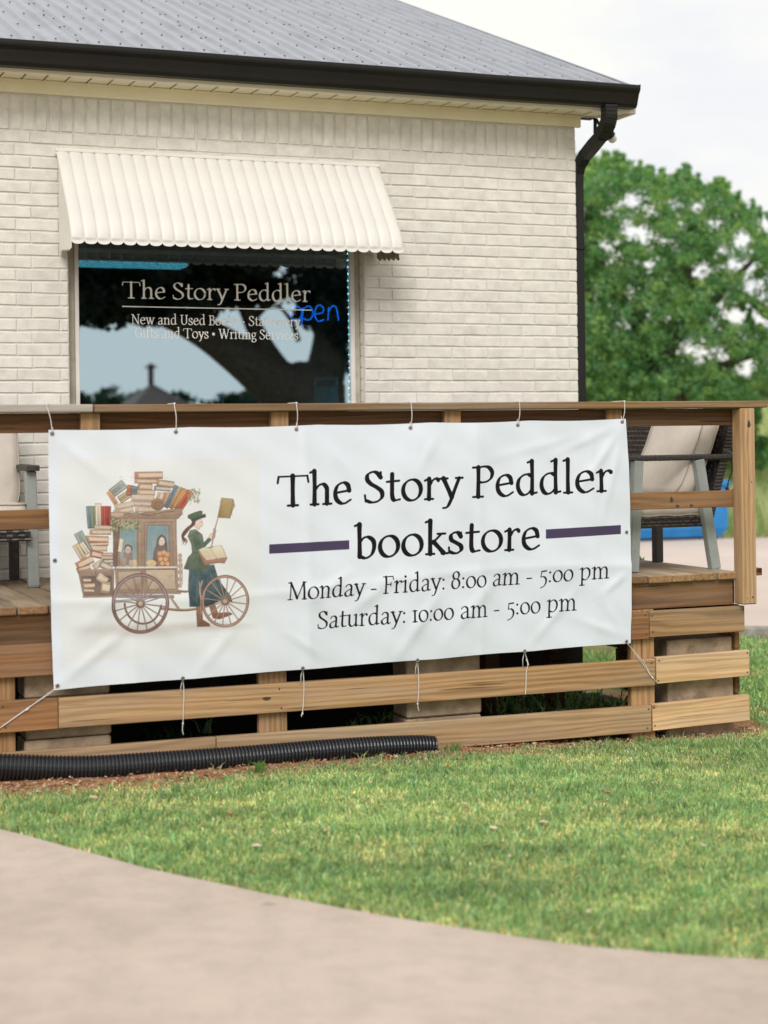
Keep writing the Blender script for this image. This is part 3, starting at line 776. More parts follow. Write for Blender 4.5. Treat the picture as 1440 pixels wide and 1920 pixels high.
    al([(1050, 800), (1090, 880), (1130, 960)], [2, 5, 2], lin(96, 122, 116), .6, True); al([(980, 800), (966, 900), (962, 1010)], [2, 5, 2], lin(84, 106, 110), .6, True)
    jk, jk2 = lin(104, 118, 88), lin(70, 84, 66)
    ap([(918, 520), (956, 512), (1000, 548), (1010, 600), (1006, 650), (1050, 756), (1040, 790), (966, 796), (876, 778), (906, 700), (934, 672), (928, 610), (904, 560)], jk, jk2, line=2.5)
    for P in ([(940, 690), (910, 740), (896, 780)], [(960, 690), (946, 740), (944, 790)], [(980, 690), (986, 740), (994, 792)], [(1000, 690), (1020, 740), (1030, 780)]): al(P, [1.5, 3.5, 2], lin(66, 76, 54), .7, True)
    al([(930, 674), (1004, 664)], 3, lin(56, 62, 48)); al([(950, 530), (968, 590), (964, 660)], [2, 4, 2], lin(52, 62, 58), .7, True)
    ap([(936, 536), (974, 530), (992, 620), (1046, 566), (1062, 584), (990, 660), (956, 642)], lin(92, 108, 84), lin(64, 80, 66), line=2)
    ap([(1042, 566), (1056, 540), (1082, 536), (1086, 562), (1066, 582)], lin(236, 204, 182), line=1.6)
    ap([(950, 494), (946, 466), (968, 440), (996, 446), (1006, 470), (1000, 490), (984, 500), (978, 516)], lin(240, 214, 196), lin(228, 190, 170), line=1.8)
    al([(986, 464), (997, 462)], 1.3); al([(992, 486), (1000, 486)], 1.4, lin(180, 90, 84))
    al([(946, 470), (950, 440), (930, 486)], [9, 10, 8], lin(74, 50, 46)); 
    for dx, dy in ((0, 0), (-8, 10), (8, 14), (14, 4), (-14, -6)):
        al([(944, 478), (912, 500 + dy * .4), (884, 530 + dy), (868, 556 + dy), (886 + dx, 584 + dy), (876 + dx, 608 + dy)], [8, 9, 8, 6, 3.5, 1], lin(96, 60, 52) if dx else lin(72, 46, 44), .9, True)
    ap([(904, 436), (906, 416), (950, 398), (990, 386), (1004, 392), (1000, 414), (1022, 408), (1026, 430), (990, 440), (936, 466), (928, 448)], lin(94, 108, 80), lin(62, 74, 62), line=2.5)
    al([(930, 452), (976, 434), (1018, 418)], [5, 7, 5], lin(54, 56, 56), .9, True)
    # sign board on its staff
    al([(1062, 630), (1084, 520), (1108, 430)], [4, 4, 3], lin(150, 116, 96), 1, True)
    ap([(1064, 576), (1078, 504), (1094, 520), (1082, 572)], lin(176, 144, 124), line=1.5)
    ap([(1130, 300), (1210, 308), (1220, 352), (1204, 384), (1186, 438), (1104, 432)], lin(178, 148, 92), lin(150, 120, 72), line=2.5)
    al([(1140, 310), (1116, 424)], 2, lin(120, 92, 58)); al([(1208, 316), (1188, 430)], 2.4, lin(120, 92, 58))
    # open book tray
    ap([(970, 650), (1056, 630), (1130, 622), (1168, 706), (1150, 742), (1110, 738), (1018, 754)], lin(188, 136, 104), lin(160, 110, 82), line=2)
    ap([(978, 648), (1014, 632), (1056, 640), (1104, 704), (1080, 716), (1030, 722), (1010, 700)], lin(232, 216, 180), lin(214, 190, 152), line=1.8)
    ap([(1056, 640), (1090, 622), (1130, 624), (1166, 702), (1130, 704), (1104, 712)], lin(238, 224, 192), lin(220, 198, 162), line=1.8)
    for k in range(4):
        al([(1000 + k * 16, 652 + k * 2), (1040 + k * 14, 706)], .8, lin(180, 156, 128), .5)
    al([(1020, 740), (1100, 734), (1150, 722)], 2.5, lin(128, 84, 66), .8, True)
    # wheels
    def wheel(cx, cy, rx, ry, tire, hub, spokes, c1, c2, wd):
        for k in range(spokes):
            a = 2 * math.pi * (k + .3) / spokes
            al([(cx + hub * .6 * math.cos(a), cy + hub * .6 * math.sin(a)), (cx + (rx - tire) * math.cos(a), cy + (ry - tire) * math.sin(a))], wd, c1, .95)
            al([(cx + hub * .6 * math.cos(a) - 1.5, cy + hub * .6 * math.sin(a) - 1.5), (cx + (rx - tire) * math.cos(a) - 1.5, cy + (ry - tire) * math.sin(a) - 1.5)], wd * .35, lin(196, 168, 148), .8)
        ring(cx, cy, rx - tire / 2, ry - tire / 2, tire / 2 + 1, c1); ring(cx, cy, rx - tire / 2 - 1, ry - tire / 2 - 1, tire / 5, c2, .9)
        ring(cx, cy, rx + 1, ry + 1, 1.4, INK, .9); ring(cx, cy, rx - tire - 1, ry - tire - 1, 1.2, INK, .8)
        ap(ell(cx, cy, hub, hub), lin(150, 118, 98), lin(104, 80, 72), line=2); ap(ell(cx - 1, cy, hub * .55, hub * .55), lin(196, 168, 140), line=1.5)
    al([(420, 1000), (740, 960)], 10, lin(98, 92, 96), .5)
    wheel(582, 1012, 192, 203, 20, 30, 16, lin(104, 82, 78), lin(168, 142, 130), 4.4)
    ring(582, 1012, 182, 193, 6, lin(120, 78, 58), .8, 20, 165)
    wheel(1156, 997, 160, 175, 15, 28, 16, lin(138, 98, 78), lin(196, 156, 130), 4.0)
    al([(984, 870), (996, 1080)], [8, 6], brd); al([(982, 870), (993, 1080)], [3, 3], brl)
    al([(1000, 860), (984, 930), (1004, 1000)], [5, 6, 5], lin(170, 134, 108), 1, True)

def hatch():
    """pen strokes and brush grain over the drawing"""
    r = np.random.default_rng(17)
    for (x0, x1, y0, y1, ang, n, ln, col) in [(400, 830, 445, 940, 90, 230, 30, INK), (400, 860, 390, 440, 0, 60, 34, INK), (180, 405, 790, 960, 0, 70, 26, INK),
            (400, 770, 150, 400, 0, 170, 22, lin(120, 80, 62)), (225, 400, 480, 770, 0, 110, 24, lin(120, 80, 62)), (420, 830, 790, 930, 0, 70, 60, lin(126, 96, 78)),
            (915, 1110, 800, 1020, 84, 60, 40, lin(30, 46, 50)), (910, 1040, 540, 780, 80, 50, 26, lin(52, 64, 46)), (1110, 1205, 312, 428, 75, 30, 18, lin(110, 84, 50)), (985, 1150, 640, 735, 12, 26, 22, lin(150, 110, 80))]:
        for _ in range(n):
            x, y = r.uniform(x0, x1), r.uniform(y0, y1); a = math.radians(ang + r.normal(0, 9)); l = ln * r.uniform(.3, 1)
            if (x0, x1) == (915, 1110) and (x > 1000 + (y - 800) * .5 + 60): continue
            al([(x, y), (x + math.cos(a) * l * .5, y + math.sin(a) * l * .5 + r.normal(0, 1)), (x + math.cos(a) * l, y + math.sin(a) * l)], [.3, r.uniform(.7, 1.5), .3], col, r.uniform(.25, .6))
    for _ in range(120):     # loose foliage and paint flecks round the load
        x, y = r.uniform(385, 580), r.uniform(440, 530)
        rs_poly(px2im(A2px(ell(x, y, r.uniform(2, 5), r.uniform(1.5, 3.5), 7, r.random() * 180))), (lin(92, 96, 62), lin(150, 158, 112), lin(110, 84, 60))[_ % 3], .6)

def line_text(text, p0, p1, cap_px, W, thin, col):
    st, adv = glyph_strokes(text, W, thin)
    p0 = np.array(p0, float); p1 = np.array(p1, float)
    ex = (p1 - p0) / adv
    up = np.array([0.004 * cap_px, -cap_px])     # verticals of the banner stay upright
    a = px2im([p0])[0]; b = px2im([p0 + up])[0]
    k = np.hypot(*(b - a))
    for P, w in st:
        q = px2im(p0 + P[:, :1] * ex + P[:, 1:] * up)
        rs_stroke(q, w * k, col)
def draw_banner():
    IMG[:] = lin(236, 238, 240)
    draw_art()
    hatch()
    x0, x1 = 40, 1120                      # watercolour: pigment lifts a little in places
    n = vnoise(x1 - x0, IH, 26, 8)[..., None] * .6 + vnoise(x1 - x0, IH, 7, 9)[..., None] * .4
    s = IMG[:, x0:x1]; s[:] = s + (np.array(lin(240, 236, 228), np.float32) - s) * (.04 + .20 * n)
    d = lin(16, 9, 18)
    line_text('The Story Peddler', (518, 950), (1145, 921), 58, .162, .074, d)
    line_text('bookstore', (661, 1047), (1013, 1029), 58, .162, .074, d)
    line_text('Monday - Friday: 8:00 am - 5:00 pm', (538, 1125), (1140, 1084), 33, .122, .056, lin(26, 14, 30))
    line_text('Saturday: 10:00 am - 5:00 pm', (593, 1179), (1081, 1144), 33, .122, .056, lin(26, 14, 30))
    for P in ([(503, 1020.5), (652, 1012.5), (652, 1029.5), (503, 1038)], [(1022, 992.5), (1160, 984.5), (1160, 1001.5), (1022, 1010)]):
        rs_poly(px2im(P), lin(78, 66, 92))
    n = vnoise(IW, IH, 300, 1) * .5 + vnoise(IW, IH, 40, 2) * .2 + vnoise(IW, IH, 5, 4) * .3
    IMG[:] *= (.985 + .03 * n)[..., None]
    np.clip(IMG, 0, 1, out=IMG)
draw_banner()
bim = bpy.data.images.new('banner_print', IW, IH, alpha=False)
_buf = np.ones((IH, IW, 4), np.float32); _buf[..., :3] = IMG[::-1]
bim.pixels.foreach_set(_buf.ravel()); bim.update(); bim.pack()
def banner_mat():
    m, nt, N, L, b = newmat('printed_vinyl')
    t = N.new('ShaderNodeTexImage'); t.image = bim; t.interpolation = 'Cubic'
    uv = N.new('ShaderNodeUVMap'); uv.uv_map = 'UVMap'; L.new(uv.outputs[0], t.inputs[0])
    g = N.new('ShaderNodeVectorMath'); g.operation = 'MULTIPLY'; g.inputs[1].default_value = (.765, .80, .875)
    L.new(t.outputs[0], g.inputs[0]); L.new(g.outputs[0], b.inputs['Base Color'])
    b.inputs['Roughness'].default_value = .5; b.inputs['Specular IOR Level'].default_value = .22
    v, _ = _vec(N, L); n = _noise(N, L, v, 700, 2)
    _bump(N, L, b, n.outputs[0], .15, .0006)
    return m
M['banner'] = banner_mat()

# ================================================================== THE SETTING
def ground_sheet(x0, x1, y0, y1, nx, ny, dz, mat, name, bump=.0):
    xs = np.linspace(x0, x1, nx); ys = np.linspace(y0, y1, ny)
    X, Y = np.meshgrid(xs, ys)
    Z = gz(X) + dz
    V = np.stack([X, Y, Z], -1).reshape(-1, 3)
    i = np.arange(nx - 1)[None] + np.arange(ny - 1)[:, None] * nx; i = i.ravel()
    return struct(name, fastmesh(V, np.stack([i, i + 1, i + 1 + nx, i + nx], 1), mat, smooth=True))
def terrain():
    """soil under everything, to the horizon, rising to a grassy bank behind the yard"""
    xs = np.concatenate([[-900, -400, -150, -60], np.linspace(-30, 60, 91), [90, 150, 400, 900]])
    ys = np.concatenate([[-900, -400, -150, -60], np.linspace(-30, 90, 121), [120, 200, 500, 1200]])
    X, Y = np.meshgrid(xs, ys)
    t = np.clip((Y - 24.5 + (X - 14) * .35) / 34, 0, 1)
    Z = gz(X) + 1.9 * (t * t * (3 - 2 * t)) - .012
    nx, ny = len(xs), len(ys)
    i = (np.arange(nx - 1)[None] + np.arange(ny - 1)[:, None] * nx).ravel()
    return fastmesh(np.stack([X, Y, Z], -1).reshape(-1, 3), np.stack([i, i + 1, i + 1 + nx, i + nx], 1), M['terrain'], smooth=True)
def terrain_mat():
    m, nt, N, L, b = newmat('terrain_grass')
    v, _ = _vec(N, L)
    n = _noise(N, L, v, .8, 6); n2 = _noise(N, L, v, 14, 6, .7)
    r = _ramp(N, L, n.outputs[0], [(.35, (.17, .19, .06)), (.6, (.30, .28, .12))])
    r2 = _ramp(N, L, n2.outputs[0], [(.3, (.5, .5, .45)), (.7, (1.2, 1.15, 1))])
    L.new(_mix(N, L, r.outputs[0], r2.outputs[0], .8, 'MULTIPLY').outputs[2], b.inputs['Base Color'])
    b.inputs['Roughness'].default_value = .95
    _bump(N, L, b, n2.outputs[0], .6, .03)
    return m
M['terrain'] = terrain_mat()
ground = struct('ground', terrain())

# concrete path: everything on the camera's side of a curved edge
edge_px = [(0, 1558), (60, 1573), (121, 1590), (200, 1611), (277, 1632), (350, 1648), (428, 1664), (500, 1680), (564, 1692), (700, 1718), (790, 1733), (880, 1747), (990, 1764), (1101, 1779), (1270, 1794), (1440, 1805)]
edge = [onG(*p) for p in edge_px]
edge = [Vector((edge[0].x - 1.1, edge[0].y + 4.2, 0)), Vector((edge[0].x - .62, edge[0].y + 2.2, 0)), Vector((edge[0].x - .28, edge[0].y + .9, 0))] + edge + [edge[-1] + Vector((.8, -.55, 0)), edge[-1] + Vector((2.2, -1.3, 0)), edge[-1] + Vector((9, -4, 0))]
ex = np.array([p.x for p in edge]); ey = np.array([p.y for p in edge])
def inside_path(X, Y):       # true on the concrete (camera side)
    yl = np.interp(X, ex, ey)
    return (Y < yl) | (X < ex[0])
def path_mesh():
    V, F = [], []
    n = len(edge)
    for p in edge:
        z = float(gz(p.x)) + .012
        V += [(p.x, p.y, z - .10), (p.x + .004, p.y + .004, z - .006), (p.x - .008, p.y - .008, z)]
    for i in range(n - 1):
        a, b = i * 3, (i + 1) * 3
        F += [(a, b, b + 1, a + 1), (a + 1, b + 1, b + 2, a + 2)]
    cols = []
    for i, p in enumerate(edge):
        z = float(gz(p.x)) + .012
        ring_ = []
        for k, fy in enumerate(np.linspace(0, 1, 5)[1:]):
            V.append((p.x - 6 * fy, p.y + (-9 - p.y) * fy, float(gz(p.x - 6 * fy)) + .012)); ring_.append(len(V) - 1)
        cols.append([i * 3 + 2] + ring_)
    for i in range(n - 1):
        for k in range(4):
            F.append((cols[i][k], cols[i + 1][k], cols[i + 1][k + 1], cols[i][k + 1]))
    return mesh(V, [f[::-1] for f in F], M['conc'])
struct('concrete_path', path_mesh())

# yard pavement behind the deck, with a kerb towards the lawn
kA, kB = onG(1395, 1190), onG(1440, 1204)
kdir = Vector((1, -.62, 0)).normalized()
def yard():
    V, F = [], []
    P = [(2.0, 15.2), (5.2, 13.2), (7.6, 11.75), (9.5, 10.55), (14, 7.9), (22, 3.0)]
    Q = [(2.0, 26.0), (5.2, 25.0), (9.6, 23.6), (13.0, 22.6), (18, 21.0), (28, 18.0)]
    for (a, b), (c, d) in zip(P, Q):
        for t in np.linspace(0, 1, 8):
            x, y = a + (c - a) * t, b + (d - b) * t
            V.append((x, y, float(gz(x)) + .03))
    for i in range(len(P) - 1):
        for k in range(7):
            F.append((i * 8 + k, (i + 1) * 8 + k, (i + 1) * 8 + k + 1, i * 8 + k + 1))
    struct('yard_pavement', mesh(V, F, M['conc2']))
    K = MB()
    for (a, b), (c, d) in zip(P[:-1], P[1:]):
        n = 3
        for k in range(n):
            p = Vector((a + (c - a) * k / n, b + (d - b) * k / n, 0)); q = Vector((a + (c - a) * (k + .985) / n, b + (d - b) * (k + .985) / n, 0))
            zz = float(gz((p.x + q.x) / 2)) + .02
            p.z = q.z = zz
            K.add(beam_vf(p, q, .13, .14, .012, (0, 0, 1)))
    struct('kerb', K.me(M['kerb']))
yard()

# bare red dirt along the skirt
g_line = [onG(*p) for p in [(-120, 1492), (0, 1486), (174, 1474), (299, 1469), (380, 1461), (451, 1450), (520, 1443), (600, 1437), (700, 1430), (820, 1420), (900, 1410), (1000, 1402), (1110, 1394), (1230, 1391), (1330, 1381), (1400, 1374)]]
glx = np.array([p.x for p in g_line]); gly = np.array([p.y for p in g_line])
o_ = np.argsort(glx); glx = glx[o_]; gly = gly[o_]
def dirt_sheet():
    xs = np.linspace(-1.6, 5.9, 76); ys = np.linspace(0, 1, 15)
    V = []
    r = np.random.default_rng(2)
    for x in xs:
        yf = float(np.interp(x, glx, gly)) - .30
        for t in ys:
            y = yf + (9.52 - yf) * t
            V.append((x, y, float(gz(x)) - .004 + .014 * r.random() * (t > .03) - (.02 if t == 0 else 0)))
    F = [(i * 15 + k, (i + 1) * 15 + k, (i + 1) * 15 + k + 1, i * 15 + k + 1) for i in range(75) for k in range(14)]
    struct('dirt_strip', mesh(V, F, M['dirt'], True))
dirt_sheet()
struct('deck_shade_soil', mesh([(x, y, float(gz(x)) + .016) for x in np.linspace(-1.5, 5.25, 60) for y in (8.00 + .03 * math.sin(x * 9) + .02 * math.sin(x * 23), 9.50)], [(2 * i, 2 * i + 2, 2 * i + 3, 2 * i + 1) for i in range(59)], M['deck_shade']))  # dark sheet over the dirt, painting in the shade under the deck
# scattered wood chips, stones and dead leaves on the dirt
def litter():
    r = np.random.default_rng(12); n = 1700
    x = .6 + 4.8 * r.random(n) ** 1.5; yf = np.interp(x, glx, gly)
    y = yf + r.normal(.02, .09, n)
    s = r.uniform(.004, .013, n) * (1 + (r.random(n) < .1)); a = r.uniform(0, 6.28, n); tl = r.normal(0, .5, n)
    z = gz(x) + .008 + r.random(n) * .008
    c, sn = np.cos(a), np.sin(a)
    dx = np.stack([c, sn, np.zeros(n)], 1) * s[:, None]
    dy = np.stack([-sn, c, tl], 1) * (s * r.uniform(.3, .8, n))[:, None]
    P = np.stack([x, y, z], 1)
    V = np.stack([P - dx, P - dy, P + dx, P + dy], 1).reshape(-1, 3)
    V = np.concatenate([V, (P + (0, 0, .006))], 0)
    b = np.arange(n) * 4; t = n * 4 + np.arange(n)
    F = np.concatenate([np.stack([b + k, b + (k + 1) % 4, t], 1) for k in range(4)])
    pal = np.array([(.34, .21, .12), (.26, .11, .05), (.48, .37, .25), (.20, .09, .045), (.30, .20, .12)])
    cc = pal[r.integers(0, 5, n)] * r.uniform(.7, 1.2, n)[:, None]
    C = np.concatenate([np.repeat(cc, 4, 0), cc])
    o = struct('wood_chips', fastmesh(V, F, M['chip'], cols=C)); o['kind'] = 'stuff'
litter()

# ------------------------------------------------------------------ lawn grass (one mesh of blades)
def fbm(x, y, s, seed):
    """cheap smooth patch noise"""
    r = np.random.default_rng(seed); out = np.zeros_like(x)
    for k in range(7):
        a = r.uniform(0, 6.28); f = s * (1.0 + k * .55); out += np.sin(x * f * math.cos(a) + y * f * math.sin(a) + r.uniform(0, 6.28)) / (1 + k * .35)
    return out / 3.0
def blades(x, y, z, h, w, lean, cols, name, mat, seg=1, seed=1):
    n = len(x); r = np.random.default_rng(seed)
    a = r.uniform(0, 6.28, n); la = r.uniform(0, 6.28, n)
    side = np.stack([np.cos(a), np.sin(a), np.zeros(n)], 1) * (w / 2)[:, None]
    ld = np.stack([np.cos(la), np.sin(la), np.zeros(n)], 1) * (lean * h)[:, None]
    B = np.stack([x, y, z - .004], 1); up = np.stack([np.zeros(n), np.zeros(n), h], 1)
    mid = B + ld * .35 + up * .6; tip = B + ld + up * (1 - .3 * lean)[:, None]
    V = np.stack([B - side, B + side, mid - side * .8, mid + side * .8, tip], 1).reshape(-1, 3)
    b = np.arange(n) * 5
    F = np.concatenate([np.stack([b, b + 1, b + 3], 1), np.stack([b, b + 3, b + 2], 1), np.stack([b + 2, b + 3, b + 4], 1)])
    C = np.repeat(cols, 5, 0)
    return fastmesh(V, F, mat, cols=C, name=name)
ex_line, ey_line = ex.copy(), ey.copy()
G_PAL = np.array([(.28, .41, .18), (.36, .47, .21), (.20, .38, .22), (.45, .52, .25), (.17, .31, .14)])
S_PAL = np.array([(.74, .62, .36), (.64, .54, .28), (.84, .74, .50), (.54, .50, .23)])
def lawn(n, x0, x1, y0, y1, hm, seed, keep, wmul=1.0, straw=.36):
    r = np.random.default_rng(seed)
    x = r.uniform(x0, x1, n); y = r.uniform(y0, y1, n)
    k = keep(x, y, r); x, y = x[k], y[k]; n = len(x)
    p = fbm(x, y, 3.6, 11); q = fbm(x, y, 13.0, 12); g = fbm(x, y, 2.2, 15); s_ = fbm(x, y, 42.0, 16)
    d = (p * .75 + q * .55 + s_ * .35)
    isS = r.random(n) < np.clip(straw + .42 * d, .06, .92)
    cols = np.where(isS[:, None], S_PAL[r.integers(0, 4, n)], G_PAL[r.integers(0, 5, n)])
    cols = cols * (r.uniform(.55, 1.55, n) * (1 + .14 * g + .16 * q))[:, None]
    h = hm * r.uniform(.45, 1.25, n) * (1 - .28 * d) * np.where(isS, .72, 1)
    h = np.maximum(h, hm * .25)
    # tufts of longer grass
    tuft = (fbm(x, y, 19.0, 31) + .5 * fbm(x, y, 50.0, 32)) > .72
    h = np.where(tuft & ~isS, h * 1.9, h)
    near = np.clip(1 - (y - np.interp(x, ex_line, ey_line)) / .10, 0, 1) if seed == 21 else 0
    h = h * (1 + .55 * near)
    w = r.uniform(.0032, .0072, n) * wmul
    return blades(x, y, gz(x), h, w, r.uniform(.2, .95, n), cols, 'lawn_grass', M['grass'], seed=seed + 1)
def keep_front(x, y, r):
    gl = np.interp(x, glx, gly)
    edge_y = np.interp(x, ex, ey)
    soft = gl - .02 + fbm(x, y, 22, 5) * .08
    k = (y > edge_y - .022 * r.random(len(x)) ** 3 + .003) & (x > ex[0] + .005)
    k &= (y < soft) | ((r.random(len(x)) < .06) & (y < gl + .16))
    k &= ~((y > gl - .12) & (r.random(len(x)) < .35))
    k &= ~((fbm(x, y, 15, 44) + .6 * fbm(x, y, 37, 45) > 1.0) & (r.random(len(x)) < .8))
    # right of the deck the lawn goes on behind
    return k
A0, A1 = .9, 5.6
g1 = struct('lawn_grass', lawn(470000, .75, 6.4, 3.2, 8.05, .032, 21, keep_front)); g1['kind'] = 'stuff'
def keep_side(x, y, r):
    px, py = proj(x, y, gz(x))
    ky = np.interp(x, [2, 5.2, 7.6, 9.5, 14, 22], [15.2, 13.2, 11.75, 10.55, 7.9, 3.0]) - .12
    deck = (x < 5.5) & (y > 7.7)
    return (y < ky) & ~deck & (y > 7.4) & ((px > 1150) | (x < 6.2))
g2 = struct('side_lawn_grass', lawn(170000, 5.0, 11.5, 7.4, 13.0, .045, 23, keep_side, 1.6, .10)); g2['kind'] = 'stuff'
def keep_under(x, y, r): return ((fbm(x, y, 6, 77) > .75) | ((x > 4.2) & (r.random(len(x)) < .5))) & (y > 8.2)
g3 = struct('weeds_under_deck', lawn(9000, 1.2, 5.2, 8.0, 9.4, .10, 25, keep_under, 2.4, .02)); g3['kind'] = 'stuff'

# fallen leaves in the lawn
def fallen():
    pts = [(871, 1520 - 0), (875, 1533), (925, 1566), (1020, 1555), (910, 1602), (955, 1620), (1135, 1515), (1140, 1497), (1104, 1725), (612, 1570), (495, 1578), (482, 1600), (175, 1508), (430, 1537), (1320, 1600), (705, 1446), (840, 1445)]
    r = np.random.default_rng(9); V, F, C = [], [], []
    for i, (px, py) in enumerate(pts):
        p = onG(px, py); z = p.z + .028; a = r.uniform(0, 3.1); s = r.uniform(.012, .024)
        d = Vector((math.cos(a), math.sin(a), 0)) * s; e = Vector((-math.sin(a), math.cos(a), 0)) * s * .45
        c = Vector((p.x, p.y, z)); n = len(V)
        V += [c - d, c - d * .3 - e + Vector((0, 0, .006)), c + d * .5 - e * .8 + Vector((0, 0, .007)), c + d, c + d * .4 + e + Vector((0, 0, .003)), c - d * .4 + e * .9, c + Vector((0, 0, -.004))]
        F += [(n + 6, n + k, n + (k + 1) % 6) for k in range(6)]
        C += [((.50, .40, .25), (.36, .20, .11), (.58, .49, .36))[i % 3]] * 7
    me = fastmesh(np.array([tuple(v) for v in V]), np.array(F), M['litter'], cols=np.array(C))
    o = struct('fallen_leaves', me); o['kind'] = 'stuff'
fallen()

# ------------------------------------------------------------------ plants and trees
def leafcloud(C, Rr, n, size, r, pal, flat=.55):
    """n leaves scattered in clumps: C (k,3) centres, Rr (k,) radii"""
    k = r.integers(0, len(C), n)
    d = r.normal(0, 1, (n, 3)); d /= np.linalg.norm(d, axis=1)[:, None]
    rad = Rr[k] * np.cbrt(r.random(n))
    P = C[k] + d * rad[:, None] * (1, 1, .8)
    a = r.normal(0, 1, (n, 3)); a /= np.linalg.norm(a, axis=1)[:, None]
    b = np.cross(a, r.normal(0, 1, (n, 3))); b /= np.linalg.norm(b, axis=1)[:, None]
    s = (size * r.uniform(.6, 1.3, n))[:, None]
    V = np.stack([P - a * s, P + b * s * flat, P + a * s, P - b * s * flat], 1).reshape(-1, 3)
    q = np.arange(n) * 4
    F = np.stack([q, q + 1, q + 2, q + 3], 1)
    pal = np.array(pal)
    cl = pal[r.integers(0, len(pal), len(C))][k] * .6 + pal[r.integers(0, len(pal), n)] * .4
    cl = cl * r.uniform(.75, 1.25, n)[:, None]
    return fastmesh(V, F, M['leaf'], cols=np.repeat(cl, 4, 0))
def limb_mesh(limbs, n=9):
    b = MB()
    for P, R in limbs:
        Q = spline(P, 5); rr = np.interp(np.linspace(0, 1, len(Q)), np.linspace(0, 1, len(R)), R)
        b.add(tube_vf(Q, list(rr), n))
    return b.me(M['bark'], True)
OAK = [(.12, .27, .10), (.20, .37, .12), (.06, .18, .08), (.33, .46, .15), (.13, .29, .15)]
def in_poly(x, y, P):
    ins = np.zeros(len(x), bool)
    for i in range(len(P)):
        a, b = P[i], P[(i + 1) % len(P)]
        c = (a[1] > y) != (b[1] > y)
        ins ^= c & (x < (b[0] - a[0]) * (y - a[1]) / (b[1] - a[1] + 1e-9) + a[0])
    return ins
